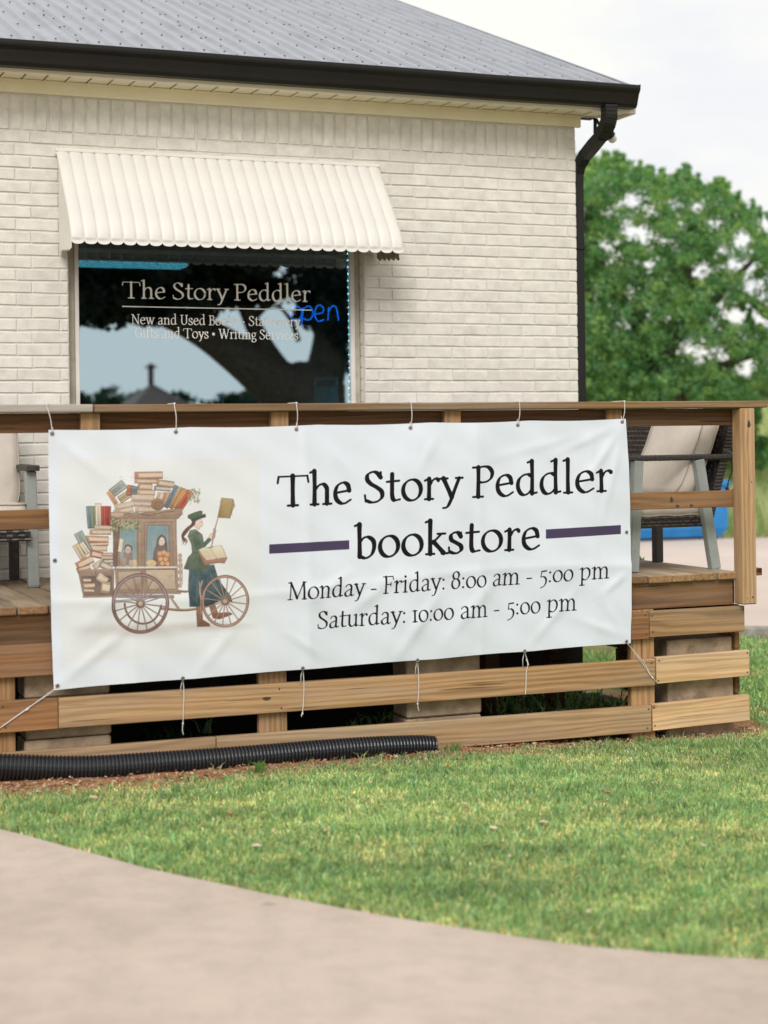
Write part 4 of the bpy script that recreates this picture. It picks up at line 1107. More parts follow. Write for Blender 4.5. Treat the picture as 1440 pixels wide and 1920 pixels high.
def oak():
    """the big oak behind the right corner: crown outline surveyed in its own plane, 28 m off"""
    Y = 27.0; r = np.random.default_rng(5)
    out = [(940, 300), (1010, 262), (1085, 296), (1120, 306), (1150, 292), (1170, 312), (1205, 322), (1235, 338), (1262, 340), (1284, 326), (1304, 348), (1330, 352), (1352, 350), (1372, 368), (1392, 388), (1426, 400), (1470, 410), (1560, 430), (1620, 500), (1600, 580), (1530, 640), (1470, 600), (1436, 590), (1400, 555), (1388, 565), (1405, 600), (1440, 620), (1480, 680), (1470, 720), (1420, 728), (1405, 740), (1400, 800), (900, 800), (880, 600), (890, 420)]
    O = [onY(x, y, Y) for x, y in out]; O = [(p.x, p.z) for p in O]
    xs = [p[0] for p in O]; zs = [p[1] for p in O]
    holes = [(1182, 375, 22, 20), (1214, 400, 15, 12), (1140, 458, 20, 10), (1168, 560, 26, 22), (1182, 605, 34, 20), (1218, 600, 16, 26), (1298, 650, 26, 20), (1342, 655, 20, 15), (1268, 620, 20, 20), (1378, 592, 26, 20), (1392, 450, 20, 24), (1300, 515, 22, 12), (1170, 672, 12, 12), (1198, 686, 12, 12), (1100, 440, 12, 20), (1345, 560, 16, 22), (1330, 610, 22, 16), (1360, 470, 14, 14), (1405, 500, 22, 16), (1262, 378, 18, 12), (1303, 390, 12, 18), (1118, 700, 10, 12), (1250, 690, 10, 10), (1400, 690, 18, 26), (1136, 400, 10, 14), (1240, 445, 12, 8), (1355, 410, 12, 10)]
    H = []
    for hx, hy, a, b in holes:
        p = onY(hx, hy, Y); q = onY(hx + a, hy + b, Y); H.append((p.x, p.z, abs(q.x - p.x) * .8, abs(q.z - p.z) * .8))
    for _ in range(120):
        hx, hz = r.uniform(min(xs), max(xs)), r.uniform(min(zs), max(zs)); a = r.uniform(.06, .17); H.append((hx, hz, a, a * r.uniform(.5, 1.3)))
    n = 9500
    x = r.uniform(min(xs), max(xs), n); z = r.uniform(min(zs), max(zs), n)
    k = in_poly(x, z, O)
    for hx, hz, a, b in H: k &= ((x - hx) / (a * 1.25)) ** 2 + ((z - hz) / (b * 1.25)) ** 2 > 1
    x, z = x[k], z[k]
    # sprigs that break the outline
    ox, oz = [], []
    for (ax, az), (bx, bz) in zip(O[2:28], O[3:29]):
        for _ in range(5):
            t_ = r.random(); l_ = r.uniform(.04, .26); dx_ = r.normal(0, .25)
            for s_ in np.linspace(0, 1, 5): ox.append(ax + (bx - ax) * t_ + dx_ * l_ * s_); oz.append(az + (bz - az) * t_ + l_ * s_ - .05)
    for _ in range(520):          # foliage in front of the limbs
        p = onY(r.uniform(1095, 1340), r.uniform(520, 735), Y); ox.insert(0, p.x); oz.insert(0, p.z)
    nsp = len(ox) - 520; x = np.concatenate([x, ox]); z = np.concatenate([z, oz])
    dep = r.normal(0, 1.0, len(x))
    # keep the line of sight of each clump as surveyed: its distance only shifts it slightly
    C = np.stack([x * (1 + dep / Y), Y + dep, EYE + (z - EYE) * (1 + dep / Y)], 1)
    base = onY(1236, 800, Y); base.z = 0
    t = thing('oak_tree', 'large spreading green oak beyond the right corner of the building', 'tree', (base.x, base.y, 0))
    def q(x, y, d=0): return tuple(onY(x, y, Y + d))
    trunk = limb_mesh([([q(1262, 860), q(1252, 760), q(1240, 700), q(1222, 650)], [.46, .36, .30, .24]),
                       ([q(1222, 650), q(1196, 600), q(1160, 560), q(1120, 500), q(1100, 430)], [.24, .18, .14, .12, .08]),
                       ([q(1236, 700), q(1256, 640), q(1280, 570), q(1290, 470), q(1300, 400)], [.20, .17, .13, .10, .05]),
                       ([q(1232, 680), q(1200, 640), q(1150, 640), q(1100, 660), q(1060, 640)], [.15, .12, .10, .08, .05]),
                       ([q(1262, 640), q(1310, 600), q(1360, 540), q(1420, 480)], [.12, .10, .08, .04]),
                       ([q(1250, 720), q(1310, 700), q(1370, 680), q(1440, 660)], [.12, .10, .07, .03]),
                       ([q(1120, 500), q(1104, 440), q(1110, 380)], [.16, .14, .09]),
                       ([q(1060, 800), q(1090, 620), q(1104, 470)], [.22, .2, .14])])
    # limbs were surveyed in world space: move into the tree's frame
    part('trunk', trunk, t, (0, 0, 0))
    crown = leafcloud(C, np.where(np.arange(len(C)) >= len(C) - nsp, .05, r.uniform(.09, .21, len(C))), 185000, .036, r, OAK)
    part('crown', crown, t, (0, 0, 0))
oak()
def bush(name, label, cat, c, size, n, leaf, pal, group=None, clumps=60, seed=3):
    r = np.random.default_rng(seed)
    d = r.normal(0, 1, (clumps, 3)); d /= np.linalg.norm(d, axis=1)[:, None]
    C = np.array(c) + (0, 0, size[2] * .5) + d * (np.cbrt(r.random(clumps)) * .5)[:, None] * np.array(size) * .9
    t = thing(name, label, cat, tuple(c), group=group)
    part('crown', leafcloud(C, r.uniform(.10, .2, clumps) * max(size) * .8, n, leaf, r, pal), t, (0, 0, 0))
    part('trunk', limb_mesh([([(c[0], c[1], c[2] - .2), (c[0] + .1, c[1], c[2] + size[2] * .4), (c[0], c[1], c[2] + size[2] * .7)], [.14, .1, .05])], 6), t, (0, 0, 0))
    return t
for i, (px, w, hpx, Y, lab) in enumerate([(1130, 3.2, 668, 30, 'round dark bush at the foot of the oak, next to the building corner'), (1215, 2.6, 700, 31.5, 'dull green bush below the oak trunk, partly brown'), (1300, 3.4, 690, 33, 'broad green bush under the right half of the oak'), (1352, 1.8, 716, 30, 'low yellowish bush at the right foot of the oak')]):
    p = onY(px, hpx, Y); zt = p.z; p.z = .3
    pal = OAK if i != 1 else OAK + [(.16, .13, .07), (.13, .12, .06)]
    bush('bush', lab, 'bush', tuple(p), (w, 2.2, zt - .3), 9000, .07, pal, seed=30 + i)
for i, (px, top, Y, w, lab) in enumerate([(1436, 716, 110, 14, 'pale distant tree line clump right of the oak'), (1500, 700, 120, 20, 'distant tree outside the right of the oak'), (1000, 640, 60, 12, 'green tree hidden behind the building')]):
    p = onY(px, top, Y); zt = p.z; p.z = 1.0
    bush('distant_tree', lab, 'tree', tuple(p), (w, 8, zt - 1), 5000, .35, [(.09, .14, .07), (.11, .16, .08)], seed=50 + i)

# tall weeds on the bank
def meadow():
    r = np.random.default_rng(41); n = 150000
    x = r.uniform(9, 40, n); y = r.uniform(21, 62, n)
    t = np.clip((y - 24.5 + (x - 14) * .35) / 34, 0, 1)
    edge_ = np.interp(x, [9.6, 13.0, 18, 28, 40], [23.6, 22.6, 21.0, 18.0, 15])
    px, py = proj(x, y, 0.0 * x)
    k = (y > edge_ + .15) & (px > 900) & (px < 1700)
    x, y, t = x[k], y[k], t[k]; n = len(x)
    z = gz(x) + 1.9 * (t * t * (3 - 2 * t))
    f = fbm(x, y, 1.4, 6); tall = np.clip((y - edge_[k]) / 3.0, .15, 1)
    h = r.uniform(.35, 1.0, n) * tall * (1 + .3 * f)
    pal = np.array([(.24, .38, .14), (.34, .42, .18), (.52, .50, .30), (.20, .32, .12), (.64, .60, .46), (.42, .46, .22)])
    cols = pal[np.clip((r.random(n) * 4 + f * 1.6 + .8).astype(int), 0, 5)] * r.uniform(.8, 1.25, n)[:, None]
    me = blades(x, y, z, h, r.uniform(.010, .022, n), r.uniform(.1, .6, n), cols, 'tall_weeds', M['grass'], seed=8)
    o = struct('tall_weeds', me); o['kind'] = 'stuff'
meadow()
def weed(label, px, py, h, n, seed, spread=.05, Y=None, w=.010, pal=None, group=None):
    p = onG(px, py) if Y is None else onY(px, py, Y)
    r = np.random.default_rng(seed)
    x = p.x + r.normal(0, spread * .35, n); y = p.y + r.normal(0, spread * .3, n)
    cols = np.array(pal or [(.10, .22, .06), (.15, .28, .08), (.20, .30, .10)])[r.integers(0, 3, n)]
    me = blades(x, y, np.full(n, p.z), r.uniform(.5, 1.1, n) * h, r.uniform(.6, 1.3, n) * w, r.uniform(.2, .9, n), cols, 'weed', M['grass'], seed=seed + 1)
    V = np.empty(len(me.vertices) * 3, np.float32); me.vertices.foreach_get('co', V); V = V.reshape(-1, 3) - np.array(p); me.vertices.foreach_set('co', V.ravel())
    thing('weed', label, 'plant', tuple(p), me=me)
weed('broad-leaved pale green weed in front of the black pipe', 486, 1452, .085, 26, 1, .05, w=.016)
weed('feathery green weed beside the open end of the pipe', 851, 1410, .075, 60, 2, .05, w=.004)
weed('small bright green weed at the foot of the skirt post', 1204, 1392, .05, 30, 3, .05, w=.012)
weed('low round-leaved weed on the dirt at the left', 350, 1462, .03, 30, 4, .12, w=.014)
weed('bright green leaves showing over the deck next to the banner', 1190, 1062, .09, 22, 5, .08, w=.022, Y=9.9)
weed('dark leafy weed in the gap behind the right skirt boards', 1252, 1310, .16, 26, 6, .12, w=.03, Y=8.4, pal=[(.06, .16, .06), (.10, .24, .10), (.16, .30, .16)])
weed('dark weed in the shade under the deck left of the middle', 330, 1395, .12, 26, 7, .16, w=.02, Y=8.5, pal=[(.03, .09, .03), (.04, .11, .03), (.05, .12, .04)])

# ================================================================== THE BUILDING
E0 = EYE
YW = 9.516            # face of the bricks
WX1 = 5.16            # right corner of the wall
bld = thing('bookstore_building', 'cream painted brick bookstore with a grey metal roof and dark gutter', 'building', (1.6, YW, 0))
zf, zs_ = E0 + 1.905, E0 + 1.70           # top and bottom of the soldier course
OX0, OX1, OZ1, OZ0 = 1.958, 3.724, E0 + 1.30, E0 - .22      # window opening
CO, BL = .069, .2385
# backing wall: front with the window hole, sides, back
w = MB()
yb = YW + .0058
X0 = -6.0
w.box(X0, OX0, yb, yb + .12, -.2, zf + .1).box(OX1, WX1 - .006, yb, yb + .12, -.2, zf + .1)
w.box(OX0, OX1, yb, yb + .12, OZ1, zf + .1).box(OX0, OX1, yb, yb + .12, -.2, OZ0)
w.box(WX1 - .126, WX1 - .006, yb + .12, yb + 9, -.2, zf + .1).box(X0, X0 + .12, yb + .12, yb + 9, -.2, zf + .1)
w.box(X0, WX1, yb + 9, yb + 9.12, -.2, zf + .1)
part('wall', w.me(M['mortar']), bld)
# bricks
def brick_mesh(L, H, seed, D=.03):
    r = random.Random(seed)
    j = lambda a: r.uniform(-a, a)
    b = .0032
    hl, hh = L / 2, H / 2
    # outer ring at depth b, 10 points; inner ring at the face
    base = [(-hl, -hh), (-hl / 3, -hh), (hl / 3, -hh), (hl, -hh), (hl, hh), (hl / 3, hh), (-hl / 3, hh), (-hl, hh)]
    o = [(x + j(.0015), z + j(.0020)) for x, z in base]
    V = [(x, D, z) for x, z in o] + [(x, b, z) for x, z in o]
    V += [(x * (1 - 2 * b / L) + j(.0006), j(.0006), z * (1 - 2.2 * b / H) + j(.0006)) for x, z in o]
    F = []
    for k in range(8):
        n = (k + 1) % 8
        F += [(k, n, 8 + n, 8 + k), (8 + k, 8 + n, 16 + n, 16 + k)]
    F += [(16, 17, 22, 23), (17, 18, 21, 22), (18, 19, 20, 21)]
    return mesh(V, F, M['brick'])
_bm = {}
def brick_at(L, H, k):
    key = (round(L, 3), round(H, 3), k)
    if key not in _bm: _bm[key] = brick_mesh(L, H, hash(key) & 0xffff)
    return _bm[key]
DZ0 = E0 - .765
rb = random.Random(4)
vis, hid = [], []
def seen(x, z):
    px, py = proj(x, YW, z)
    if not (-45 < px < 1095 and 165 < py < 1105): return False
    if py > 750 and not (px < 100 or px > 1170) : return False
    if py > 805 and px > 100: return False
    if 104 < px < 735 and 285 < py < 445:
        return False
    return True
def put(x, z, L, H, rotv=False):
    (vis if seen(x, z) else hid).append((x, z, L, H))
k = 0
row = 0
z = zs_ - CO / 2
while z > DZ0 - .03:
    off = .065 if row % 2 == 0 else .150
    edges_ = [WX1, WX1 - off]
    while edges_[-1] > -1.2: edges_.append(edges_[-1] - BL)
    for a, b_ in zip(edges_[:-1], edges_[1:]):
        segs = [(b_, a)]
        if OZ0 < z < OZ1:
            segs = [(b_, min(a, OX0)), (max(b_, OX1), a)]
        for s0, s1 in segs:
            if s1 - s0 > .03:
                put((s0 + s1) / 2, z, s1 - s0 - .0065, CO - .0095)
    z -= CO; row += 1
# soldier course
x = WX1
for q in range(3): put(WX1 - .031, zf - .034 - q * .0683, .062 - .006, .0683 - .008)
x = WX1 - .062
sold = []
while x > -1.2:
    sold.append((x - .0352, (zf + zs_) / 2)); x -= .0705
nb_ = 0
print('bricks visible', len(vis), 'hidden', len(hid))
vis.sort(key=lambda b: (b[0] ** 2 + b[1] ** 2))
if len(vis) > 298: hid += vis[298:]; vis = vis[:298]
for (x, z, L, H) in vis:
    o = part('brick', brick_at(L, H, rb.randrange(5)), bld, (x, YW + rb.uniform(-.0012, .0012), z), (rb.uniform(-.004, .004), rb.uniform(-.006, .006), rb.uniform(-.004, .004)))
hb = MB()
for (x, z, L, H) in hid:
    m_ = brick_at(L, H, rb.randrange(5))
    hb.add(([(v.co.x + x, v.co.y + YW, v.co.z + z) for v in m_.vertices], [tuple(p.vertices) for p in m_.polygons]))
part('hidden_brickwork', hb.me(M['brick']), bld, kind='stuff')
for i, (x, z) in enumerate(sold):
    H = .2 - .008
    key = ('s', i % 6)
    if key not in _bm:
        m_ = brick_mesh(H, .0705 - .0125, 900 + i)
        for v in m_.vertices: v.co.x, v.co.z = -v.co.z, v.co.x
        _bm[key] = m_
    if x > -.6: part('soldier_brick', _bm[key], bld, (x, YW + rb.uniform(-.002, .002), z), (0, rb.uniform(-.006, .006), 0))
# reveal bricks of the window jambs (the wall is one brick thick there)
jm = MB()
z = OZ0
while z < OZ1 - .05:
    jm.box(OX1 - .0025, OX1 + .05, YW + .034, YW + .098, z + .004, z + .0625, .003)
    jm.box(OX0 - .05, OX0 + .0025, YW + .034, YW + .098, z + .004, z + .0625, .003)
    z += CO
part('jamb_brickwork', jm.me(M['brick']), bld, kind='stuff')
# frieze, soffit, fascia
fr = MB().box(X0, WX1 + .028, YW - .018, YW + .01, E0 + 1.908, E0 + 1.983, .002).box(X0, WX1 + .030, YW - .024, YW - .0185, E0 + 1.968, E0 + 1.980)
part('frieze_board', fr.me(M['frieze']), bld)
FY = YW - .245
EX = WX1 + .27
fs = MB().box(X0, EX, FY, FY + .022, E0 + 1.968, E0 + 2.10, .002).box(X0, EX, FY + .0225, FY + .034, E0 + 1.972, E0 + 1.982)
fs.box(EX + .0005, EX + .02, FY - .001, YW + .04, E0 + 1.966, E0 + 2.12, .002)
part('fascia', fs.me(M['fascia']), bld)
x = EX - .002; i = 0
pm = mesh(*box_vf(.112, .228, .006, .0, (0, 0, 0)), M['soffit'])
pmf = MB().box(-.056, .056, -.114, .114, -.003, .003).box(-.0565, -.0500, -.114, .114, -.010, -.0031)
pm = pmf.me(M['soffit'])
while x > .2:
    part('soffit_panel', pm, bld, (x - .06, FY + .146, E0 + 1.986)); x -= .12
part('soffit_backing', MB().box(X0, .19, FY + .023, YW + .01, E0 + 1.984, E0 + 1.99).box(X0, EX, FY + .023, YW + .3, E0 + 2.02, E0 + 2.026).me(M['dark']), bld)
part('soffit_return', MB().box(WX1 + .031, EX, YW - .016, YW + .03, E0 + 1.983, E0 + 1.989).me(M['soffit']), bld)
part('underdeck_shade_wall', MB().box(X0, WX1 + .002, YW - .004, YW + .007, -.2, DZ0 - .045).me(M['shade_wall']), bld)  # added dark facing that deepens the shade on the wall below the deck
# gutter: K-style profile (y outwards, z up)
gp = [(0, 0), (-.055, 0), (-.062, .012), (-.070, .020), (-.078, .045), (-.092, .080), (-.108, .100), (-.112, .112), (-.112, .130), (-.104, .134), (-.104, .122), (-.096, .100), (-.080, .080), (-.066, .045), (-.058, .010), (-.004, .006), (-.004, .126), (0, .126)]
GZ = E0 + 1.990
GX1 = 5.415
def gutter():
    V, F = [], []
    xs = np.linspace(X0, GX1, 24)
    n = len(gp)
    rr = random.Random(3)
    for x in xs:
        dz = rr.uniform(-.002, .002)
        V += [(x, FY + p[0] - .001, GZ + p[1] + dz) for p in gp]
    for i in range(len(xs) - 1):
        for k in range(n):
            F.append((i * n + k, i * n + (k + 1) % n, (i + 1) * n + (k + 1) % n, (i + 1) * n + k))
    m = mesh(V, F, M['gutter'])
    return m
gut = part('gutter', gutter(), bld)
ec = [(0, 0), (-.057, 0), (-.072, .020), (-.080, .045), (-.094, .080), (-.111, .102), (-.114, .136), (0, .136)]
V = [(GX1 + .0005, FY + p[0] - .001, GZ + p[1]) for p in ec] + [(GX1 + .004, FY + p[0] - .001, GZ + p[1]) for p in ec]
n = len(ec)
part('end_cap', mesh(V, [tuple(range(n)), tuple(range(n, 2 * n))[::-1]] + [(k, n + k, n + (k + 1) % n, (k + 1) % n) for k in range(n)], M['gutter']), gut)
# roof sheets with ribs; screws
T = .38
ang = math.atan(T)
RY0, RZ0 = FY - .062, GZ + .114
SL = 5.2
def sheet(wd):
    """one ribbed roof sheet, local x across, y up the slope"""
    pitch = wd / 7
    prof = []
    for i in range(7):
        c = i * pitch + pitch * .5
        prof += [(c - .026, 0), (c - .012, .019), (c + .012, .019), (c + .026, 0)]
        if i < 6: prof += [(c + pitch * .5, .0015)]
    prof = [(0.0, .004)] + prof + [(wd + .012, .006)]
    V = []; ys = [0, SL * .25, SL * .5, SL * .75, SL]
    for y in ys: V += [(x, y, z) for x, z in prof]
    n = len(prof)
    F = [(j * n + k, j * n + k + 1, (j + 1) * n + k + 1, (j + 1) * n + k) for j in range(4) for k in range(n - 1)]
    # front edge thickness
    m0 = len(V); V += [(x, -.001, z - .004) for x, z in prof]
    F += [(m0 + k, m0 + k + 1, k + 1, k) for k in range(n - 1)]
    return mesh(V, F, M['roof'])
SW = .848
sm = sheet(SW)
scv = [(0, 0, .006)] + [(math.cos(a) * .0064, math.sin(a) * .0064, 0) for a in np.linspace(0, 2 * math.pi, 7)[:-1]] + [(math.cos(a) * .0064, math.sin(a) * .0064, .006) for a in np.linspace(0, 2 * math.pi, 7)[:-1]]
roof = part('roof', MB().box(X0, EX, YW - .1, YW + .2, E0 + 2.10, E0 + 2.13).me(M['fascia']), bld)
# rake: sheets are laid from the right edge
xr = 5.405
x = xr - SW; rows = [.12, .20, .62, .72, 1.12, 1.62, 2.2, 2.8, 3.4, 4.0, 4.6]
idx = 0
screws = MB()
while x > X0:
    o = part('roof_sheet', sm, roof, (x, RY0, RZ0 + .0015 * (idx % 2)), (ang, 0, 0))
    for j, y in enumerate([.27, .78, 1.29, 1.80, 2.6, 3.4, 4.2]):
        for i in range(7):
            c = SW / 7 * (i + 1.0) - .0
            p = Vector((x + c, RY0 + y * math.cos(ang), RZ0 + y * math.sin(ang) + .006))
            scr = [(p.x + a, p.y + b * math.cos(ang) - c2 * math.sin(ang), p.z + b * math.sin(ang) + c2 * math.cos(ang)) for a, b, c2 in scv]
            screws.add((scr, [(1 + k, 1 + (k + 1) % 6, 7 + (k + 1) % 6, 7 + k) for k in range(6)] + [tuple(range(7, 13))]))
    for j in range(15):
        y = .08 + j * .33
        p = Vector((x + .018, RY0 + y * math.cos(ang), RZ0 + y * math.sin(ang) + .016))
        scr = [(p.x + a, p.y + b * math.cos(ang) - c2 * math.sin(ang), p.z + b * math.sin(ang) + c2 * math.cos(ang)) for a, b, c2 in scv]
        screws.add((scr, [(1 + k, 1 + (k + 1) % 6, 7 + (k + 1) % 6, 7 + k) for k in range(6)] + [tuple(range(7, 13))]))
    x -= SW; idx += 1
part('roof_screw', screws.me(M['screw']), roof, kind='stuff')
# rake trim, back slope, gables
ca, sa = math.cos(ang), math.sin(ang)
ry1, rz1 = RY0 + SL * ca, RZ0 + SL * sa
rt = MB().add(beam_vf((xr + .012, RY0 + .05, RZ0 + .012), (xr + .012, ry1, rz1 - .012), .018, .05, .002, (0, -sa, ca)))
part('rake_trim', rt.me(M['roof']), roof)
part('back_slope', mesh([(X0, ry1, rz1), (xr, ry1, rz1), (xr, ry1 + SL * ca, RZ0), (X0, ry1 + SL * ca, RZ0)], [(0, 1, 2, 3)], M['roof']), roof)
gz0 = E0 + 1.99
part('gable', mesh([(WX1 - .01, YW + .02, gz0), (WX1 - .01, YW + 9.1, gz0), (WX1 - .01, ry1, rz1 - .12), (X0 + .01, YW + .02, gz0), (X0 + .01, YW + 9.1, gz0), (X0 + .01, ry1, rz1 - .12)], [(0, 1, 2), (3, 5, 4)], M['mortar']), bld)
# downspout: from the gutter down and back to the corner, then down the side wall
top = onY(1143, 197, FY - .045)
pA = Vector((5.236, FY - .045, GZ + .012)); 
dpts = [pA, pA + Vector((.002, .002, -.07)), pA + Vector((-.002, .014, -.11)), pA + Vector((-.006, .040, -.145)), pA + Vector((-.010, .085, -.178)), (5.222, YW + .00, GZ - .255), (5.212, YW + .05, GZ - .305), (5.208, YW + .075, GZ - .36), (5.207, YW + .078, GZ - .45), (5.205, YW + .078, .30)]
def downspout():
    P = [Vector(p) for p in dpts]
    # denser path
    Q = []
    for a, b in zip(P[:-1], P[1:]):
        k = 6 if (b - a).length < .2 else 2
        for i in range(k): Q.append(a.lerp(b, i / k))
    Q.append(P[-1])
    V, F = [], []
    for i, p in enumerate(Q):
        t = (Q[min(i + 1, len(Q) - 1)] - Q[max(i - 1, 0)]).normalized()
        a = Vector((1, 0, 0)); a = (a - t * a.dot(t)).normalized(); b = t.cross(a)
        s = 1 + (.05 if (i % 2 and i < 30) else 0)
        ww, dd = (.040 if i < 24 else .027), .030
        if i >= 24: ww, dd = .026, .037
        sec = [(-ww, -dd), (-ww * .4, -dd * 1.0), (-ww * .3, -dd * .86), (ww * .3, -dd * .86), (ww * .4, -dd), (ww, -dd), (ww, dd), (-ww, dd)]
        V += [p + a * x * s + b * y * s for x, y in sec]
    n = 8
    for i in range(len(Q) - 1):
        for k in range(n): F.append((i * n + k, (i + 1) * n + k, (i + 1) * n + (k + 1) % n, i * n + (k + 1) % n))
    return mesh(V, F, M['gutter'])
ds = part('downspout', downspout(), bld)
part('strap', MB().box(5.176, 5.240, YW + .03, YW + .125, E0 + 1.15, E0 + 1.175, .002).box(5.176, 5.240, YW + .03, YW + .125, E0 + .1, E0 + .125, .002).me(M['gutter']), ds)
# flood lamp under the eave, behind the downspout
fl = thing('flood_lamp', 'dark twin flood lamp with a pale globe under the eave, behind the downspout elbow', 'lamp', tuple(onY(1116, 215, YW + .16)))
b_ = MB().add(tube_vf([(0, 0, .03), (0, 0, -.015)], .032, 12)).add(tube_vf([(0, 0, -.01), (-.002, 0, -.12)], .012, 8)).add(tube_vf([(0, 0, -.02), (.05, 0, -.09)], .010, 8))
part('bracket', b_.me(M['gutter'], True), fl, fl.location)
gl_ = onY(1148, 260, YW + .2) - fl.location
r_ = MB().add(tube_vf([(.03, 0, -.11), tuple(gl_ * .7), tuple(gl_ * .9)], [.012, .03, .036], 10)); part('lamp_head', r_.me(M['gutter'], True), fl, fl.location)
import bmesh
bmm = bmesh.new(); bmesh.ops.create_icosphere(bmm, subdivisions=2, radius=.030); mm = bpy.data.meshes.new('globe'); bmm.to_mesh(mm); bmm.free(); mm.materials.append(M['frame_w']); mm.shade_smooth()
part('globe', mm, fl, fl.location + gl_)

# ------------------------------------------------------------------ window
GY = YW + .088
def glass_mat():
    m, nt, N, L, b = newmat('tinted_window_glass')
    N.remove(b)
    t = N.new('ShaderNodeBsdfTransparent'); t.inputs[0].default_value = (.34, .62, .68, 1)
    g = N.new('ShaderNodeBsdfGlossy'); g.inputs['Roughness'].default_value = .0; g.inputs['Color'].default_value = (.72, .86, .96, 1)
    mx = N.new('ShaderNodeMixShader'); mx.inputs[0].default_value = .55
    L.new(t.outputs[0], mx.inputs[1]); L.new(g.outputs[0], mx.inputs[2]); L.new(mx.outputs[0], N['Material Output'].inputs[0])
    return m
M['glass'] = glass_mat()
win = part('window', MB().box(OX0 + .004, 2.006, GY - .012, GY + .05, OZ0, OZ1, .003).box(3.690, OX1 - .004, GY - .020, GY + .05, OZ0, OZ1, .003).box(2.007, 3.689, GY - .012, GY + .05, OZ1 - .05, OZ1, .003).box(2.007, 3.689, GY - .02, GY + .05, OZ0, OZ0 + .05, .003).me(M['frame_t']), bld)
part('frame', MB().box(2.0065, 2.030, GY - .022, GY + .02, OZ0 + .051, OZ1 - .051, .003).box(3.662, 3.6895, GY - .022, GY + .02, OZ0 + .051, OZ1 - .051, .003).box(2.031, 3.661, GY - .022, GY + .02, OZ1 - .075, OZ1 - .051, .002).box(2.031, 3.661, GY - .022, GY + .02, OZ0 + .051, OZ0 + .07, .002).me(M['frame_w']), win)
part('glass_pane', MB().box(2.0305, 3.6615, GY, GY + .004, OZ0 + .0705, OZ1 - .0755).me(M['glass']), win)
# vinyl lettering on the glass
def letter_mesh():
    V, F = [], []; lay = [0]
    def stroke(P, w, to):
        y = GY - .0006 - .00004 * (lay[0] % 12); lay[0] += 1
        P = np.asarray(P); d = np.gradient(P, axis=0); d /= np.maximum(np.linalg.norm(d, axis=1), 1e-9)[:, None]
        nr = np.stack([-d[:, 1], d[:, 0]], 1)
        n0 = len(V)
        ext0 = P[0] - d[0] * w[0] * .7; ext1 = P[-1] + d[-1] * w[-1] * .7
        rows_ = [(ext0, w[0] * .55, nr[0])] + [(P[i], w[i], nr[i]) for i in range(len(P))] + [(ext1, w[-1] * .55, nr[-1])]
        for p, ww, q in rows_:
            a, b = p + q * ww, p - q * ww
            V.append(to(a, y)); V.append(to(b, y))
        for i in range(len(rows_) - 1): F.append((n0 + 2 * i, n0 + 2 * i + 1, n0 + 2 * i + 3, n0 + 2 * i + 2))
    for text, p0, p1, cap, W, th in [('The Story Peddler', (229, 559), (583, 566), 31.5, .135, .055), ('New and Used Books . Stationery', (246, 607.5), (563, 612), 18.5, .115, .06), ('Gifts and Toys * Writing Services', (252, 632.5), (560, 637), 18.5, .115, .06)]:
        st, adv = glyph_strokes(text, W, th)
        a = onY(*p0, GY); b = onY(*p1, GY); c = onY(p0[0], p0[1] - cap, GY)
        X0_, dX, dZ, h = a.x, (b.x - a.x) / adv, (b.z - a.z) / adv, c.z - a.z
        for P, w in st:
            # widths are in cap heights; x runs in advance units
            Q = np.stack([P[:, 0] * dX / h, P[:, 1] + P[:, 0] * dZ / h], 1)
            stroke(Q, w, lambda q, y: (X0_ + q[0] * h, y, a.z + q[1] * h))
    a = onY(229, 574.5, GY); b = onY(584, 581.5, GY)
    n = len(V); V += [(a.x, GY - .0012, a.z - .003), (b.x, GY - .0012, b.z - .003), (b.x, GY - .0012, b.z + .003), (a.x, GY - .0012, a.z + .003)]; F.append((n, n + 1, n + 2, n + 3))
    return mesh(V, F, M['vinyl'])
part('lettering', letter_mesh(), win)
# room behind the glass
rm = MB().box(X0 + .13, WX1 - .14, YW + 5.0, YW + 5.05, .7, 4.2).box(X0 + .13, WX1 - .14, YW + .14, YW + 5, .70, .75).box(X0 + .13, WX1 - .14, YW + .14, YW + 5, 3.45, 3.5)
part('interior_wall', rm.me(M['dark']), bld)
M['tubelight'] = emit('fluorescent_diffuser', (.62, .95, 1.0), 1.5)
M['neon'] = emit('blue_neon', (.03, .24, 1.0), 3.4)
M['fairy'] = emit('fairy_light', (.9, .97, 1.0), 13.0)
def lamp_px(px0, px1, py0, py1, Y, label, slant=0):
    a = onY(px0, py0, Y); b = onY(px1, py1, Y)
    t = thing('fluorescent_light', label, 'ceiling light', ((a.x + b.x) / 2, Y, a.z), group='fluorescent ceiling lights inside the shop')
    part('diffuser', MB().box(a.x, b.x, Y - .02, Y + .2, b.z, a.z, .01).me(M['tubelight']), t)
    part('housing', MB().box(a.x - .01, b.x + .01, Y - .03, Y + .22, a.z + .001, a.z + .02).me(M['dark']), t)
lamp_px(60, 352, 486, 501, YW + 2.4, 'long cyan-lit ceiling light seen through the upper left of the window')
lamp_px(190, 418, 432, 447, YW + 3.8, 'cyan-lit ceiling light right under the awning edge, behind the glass')
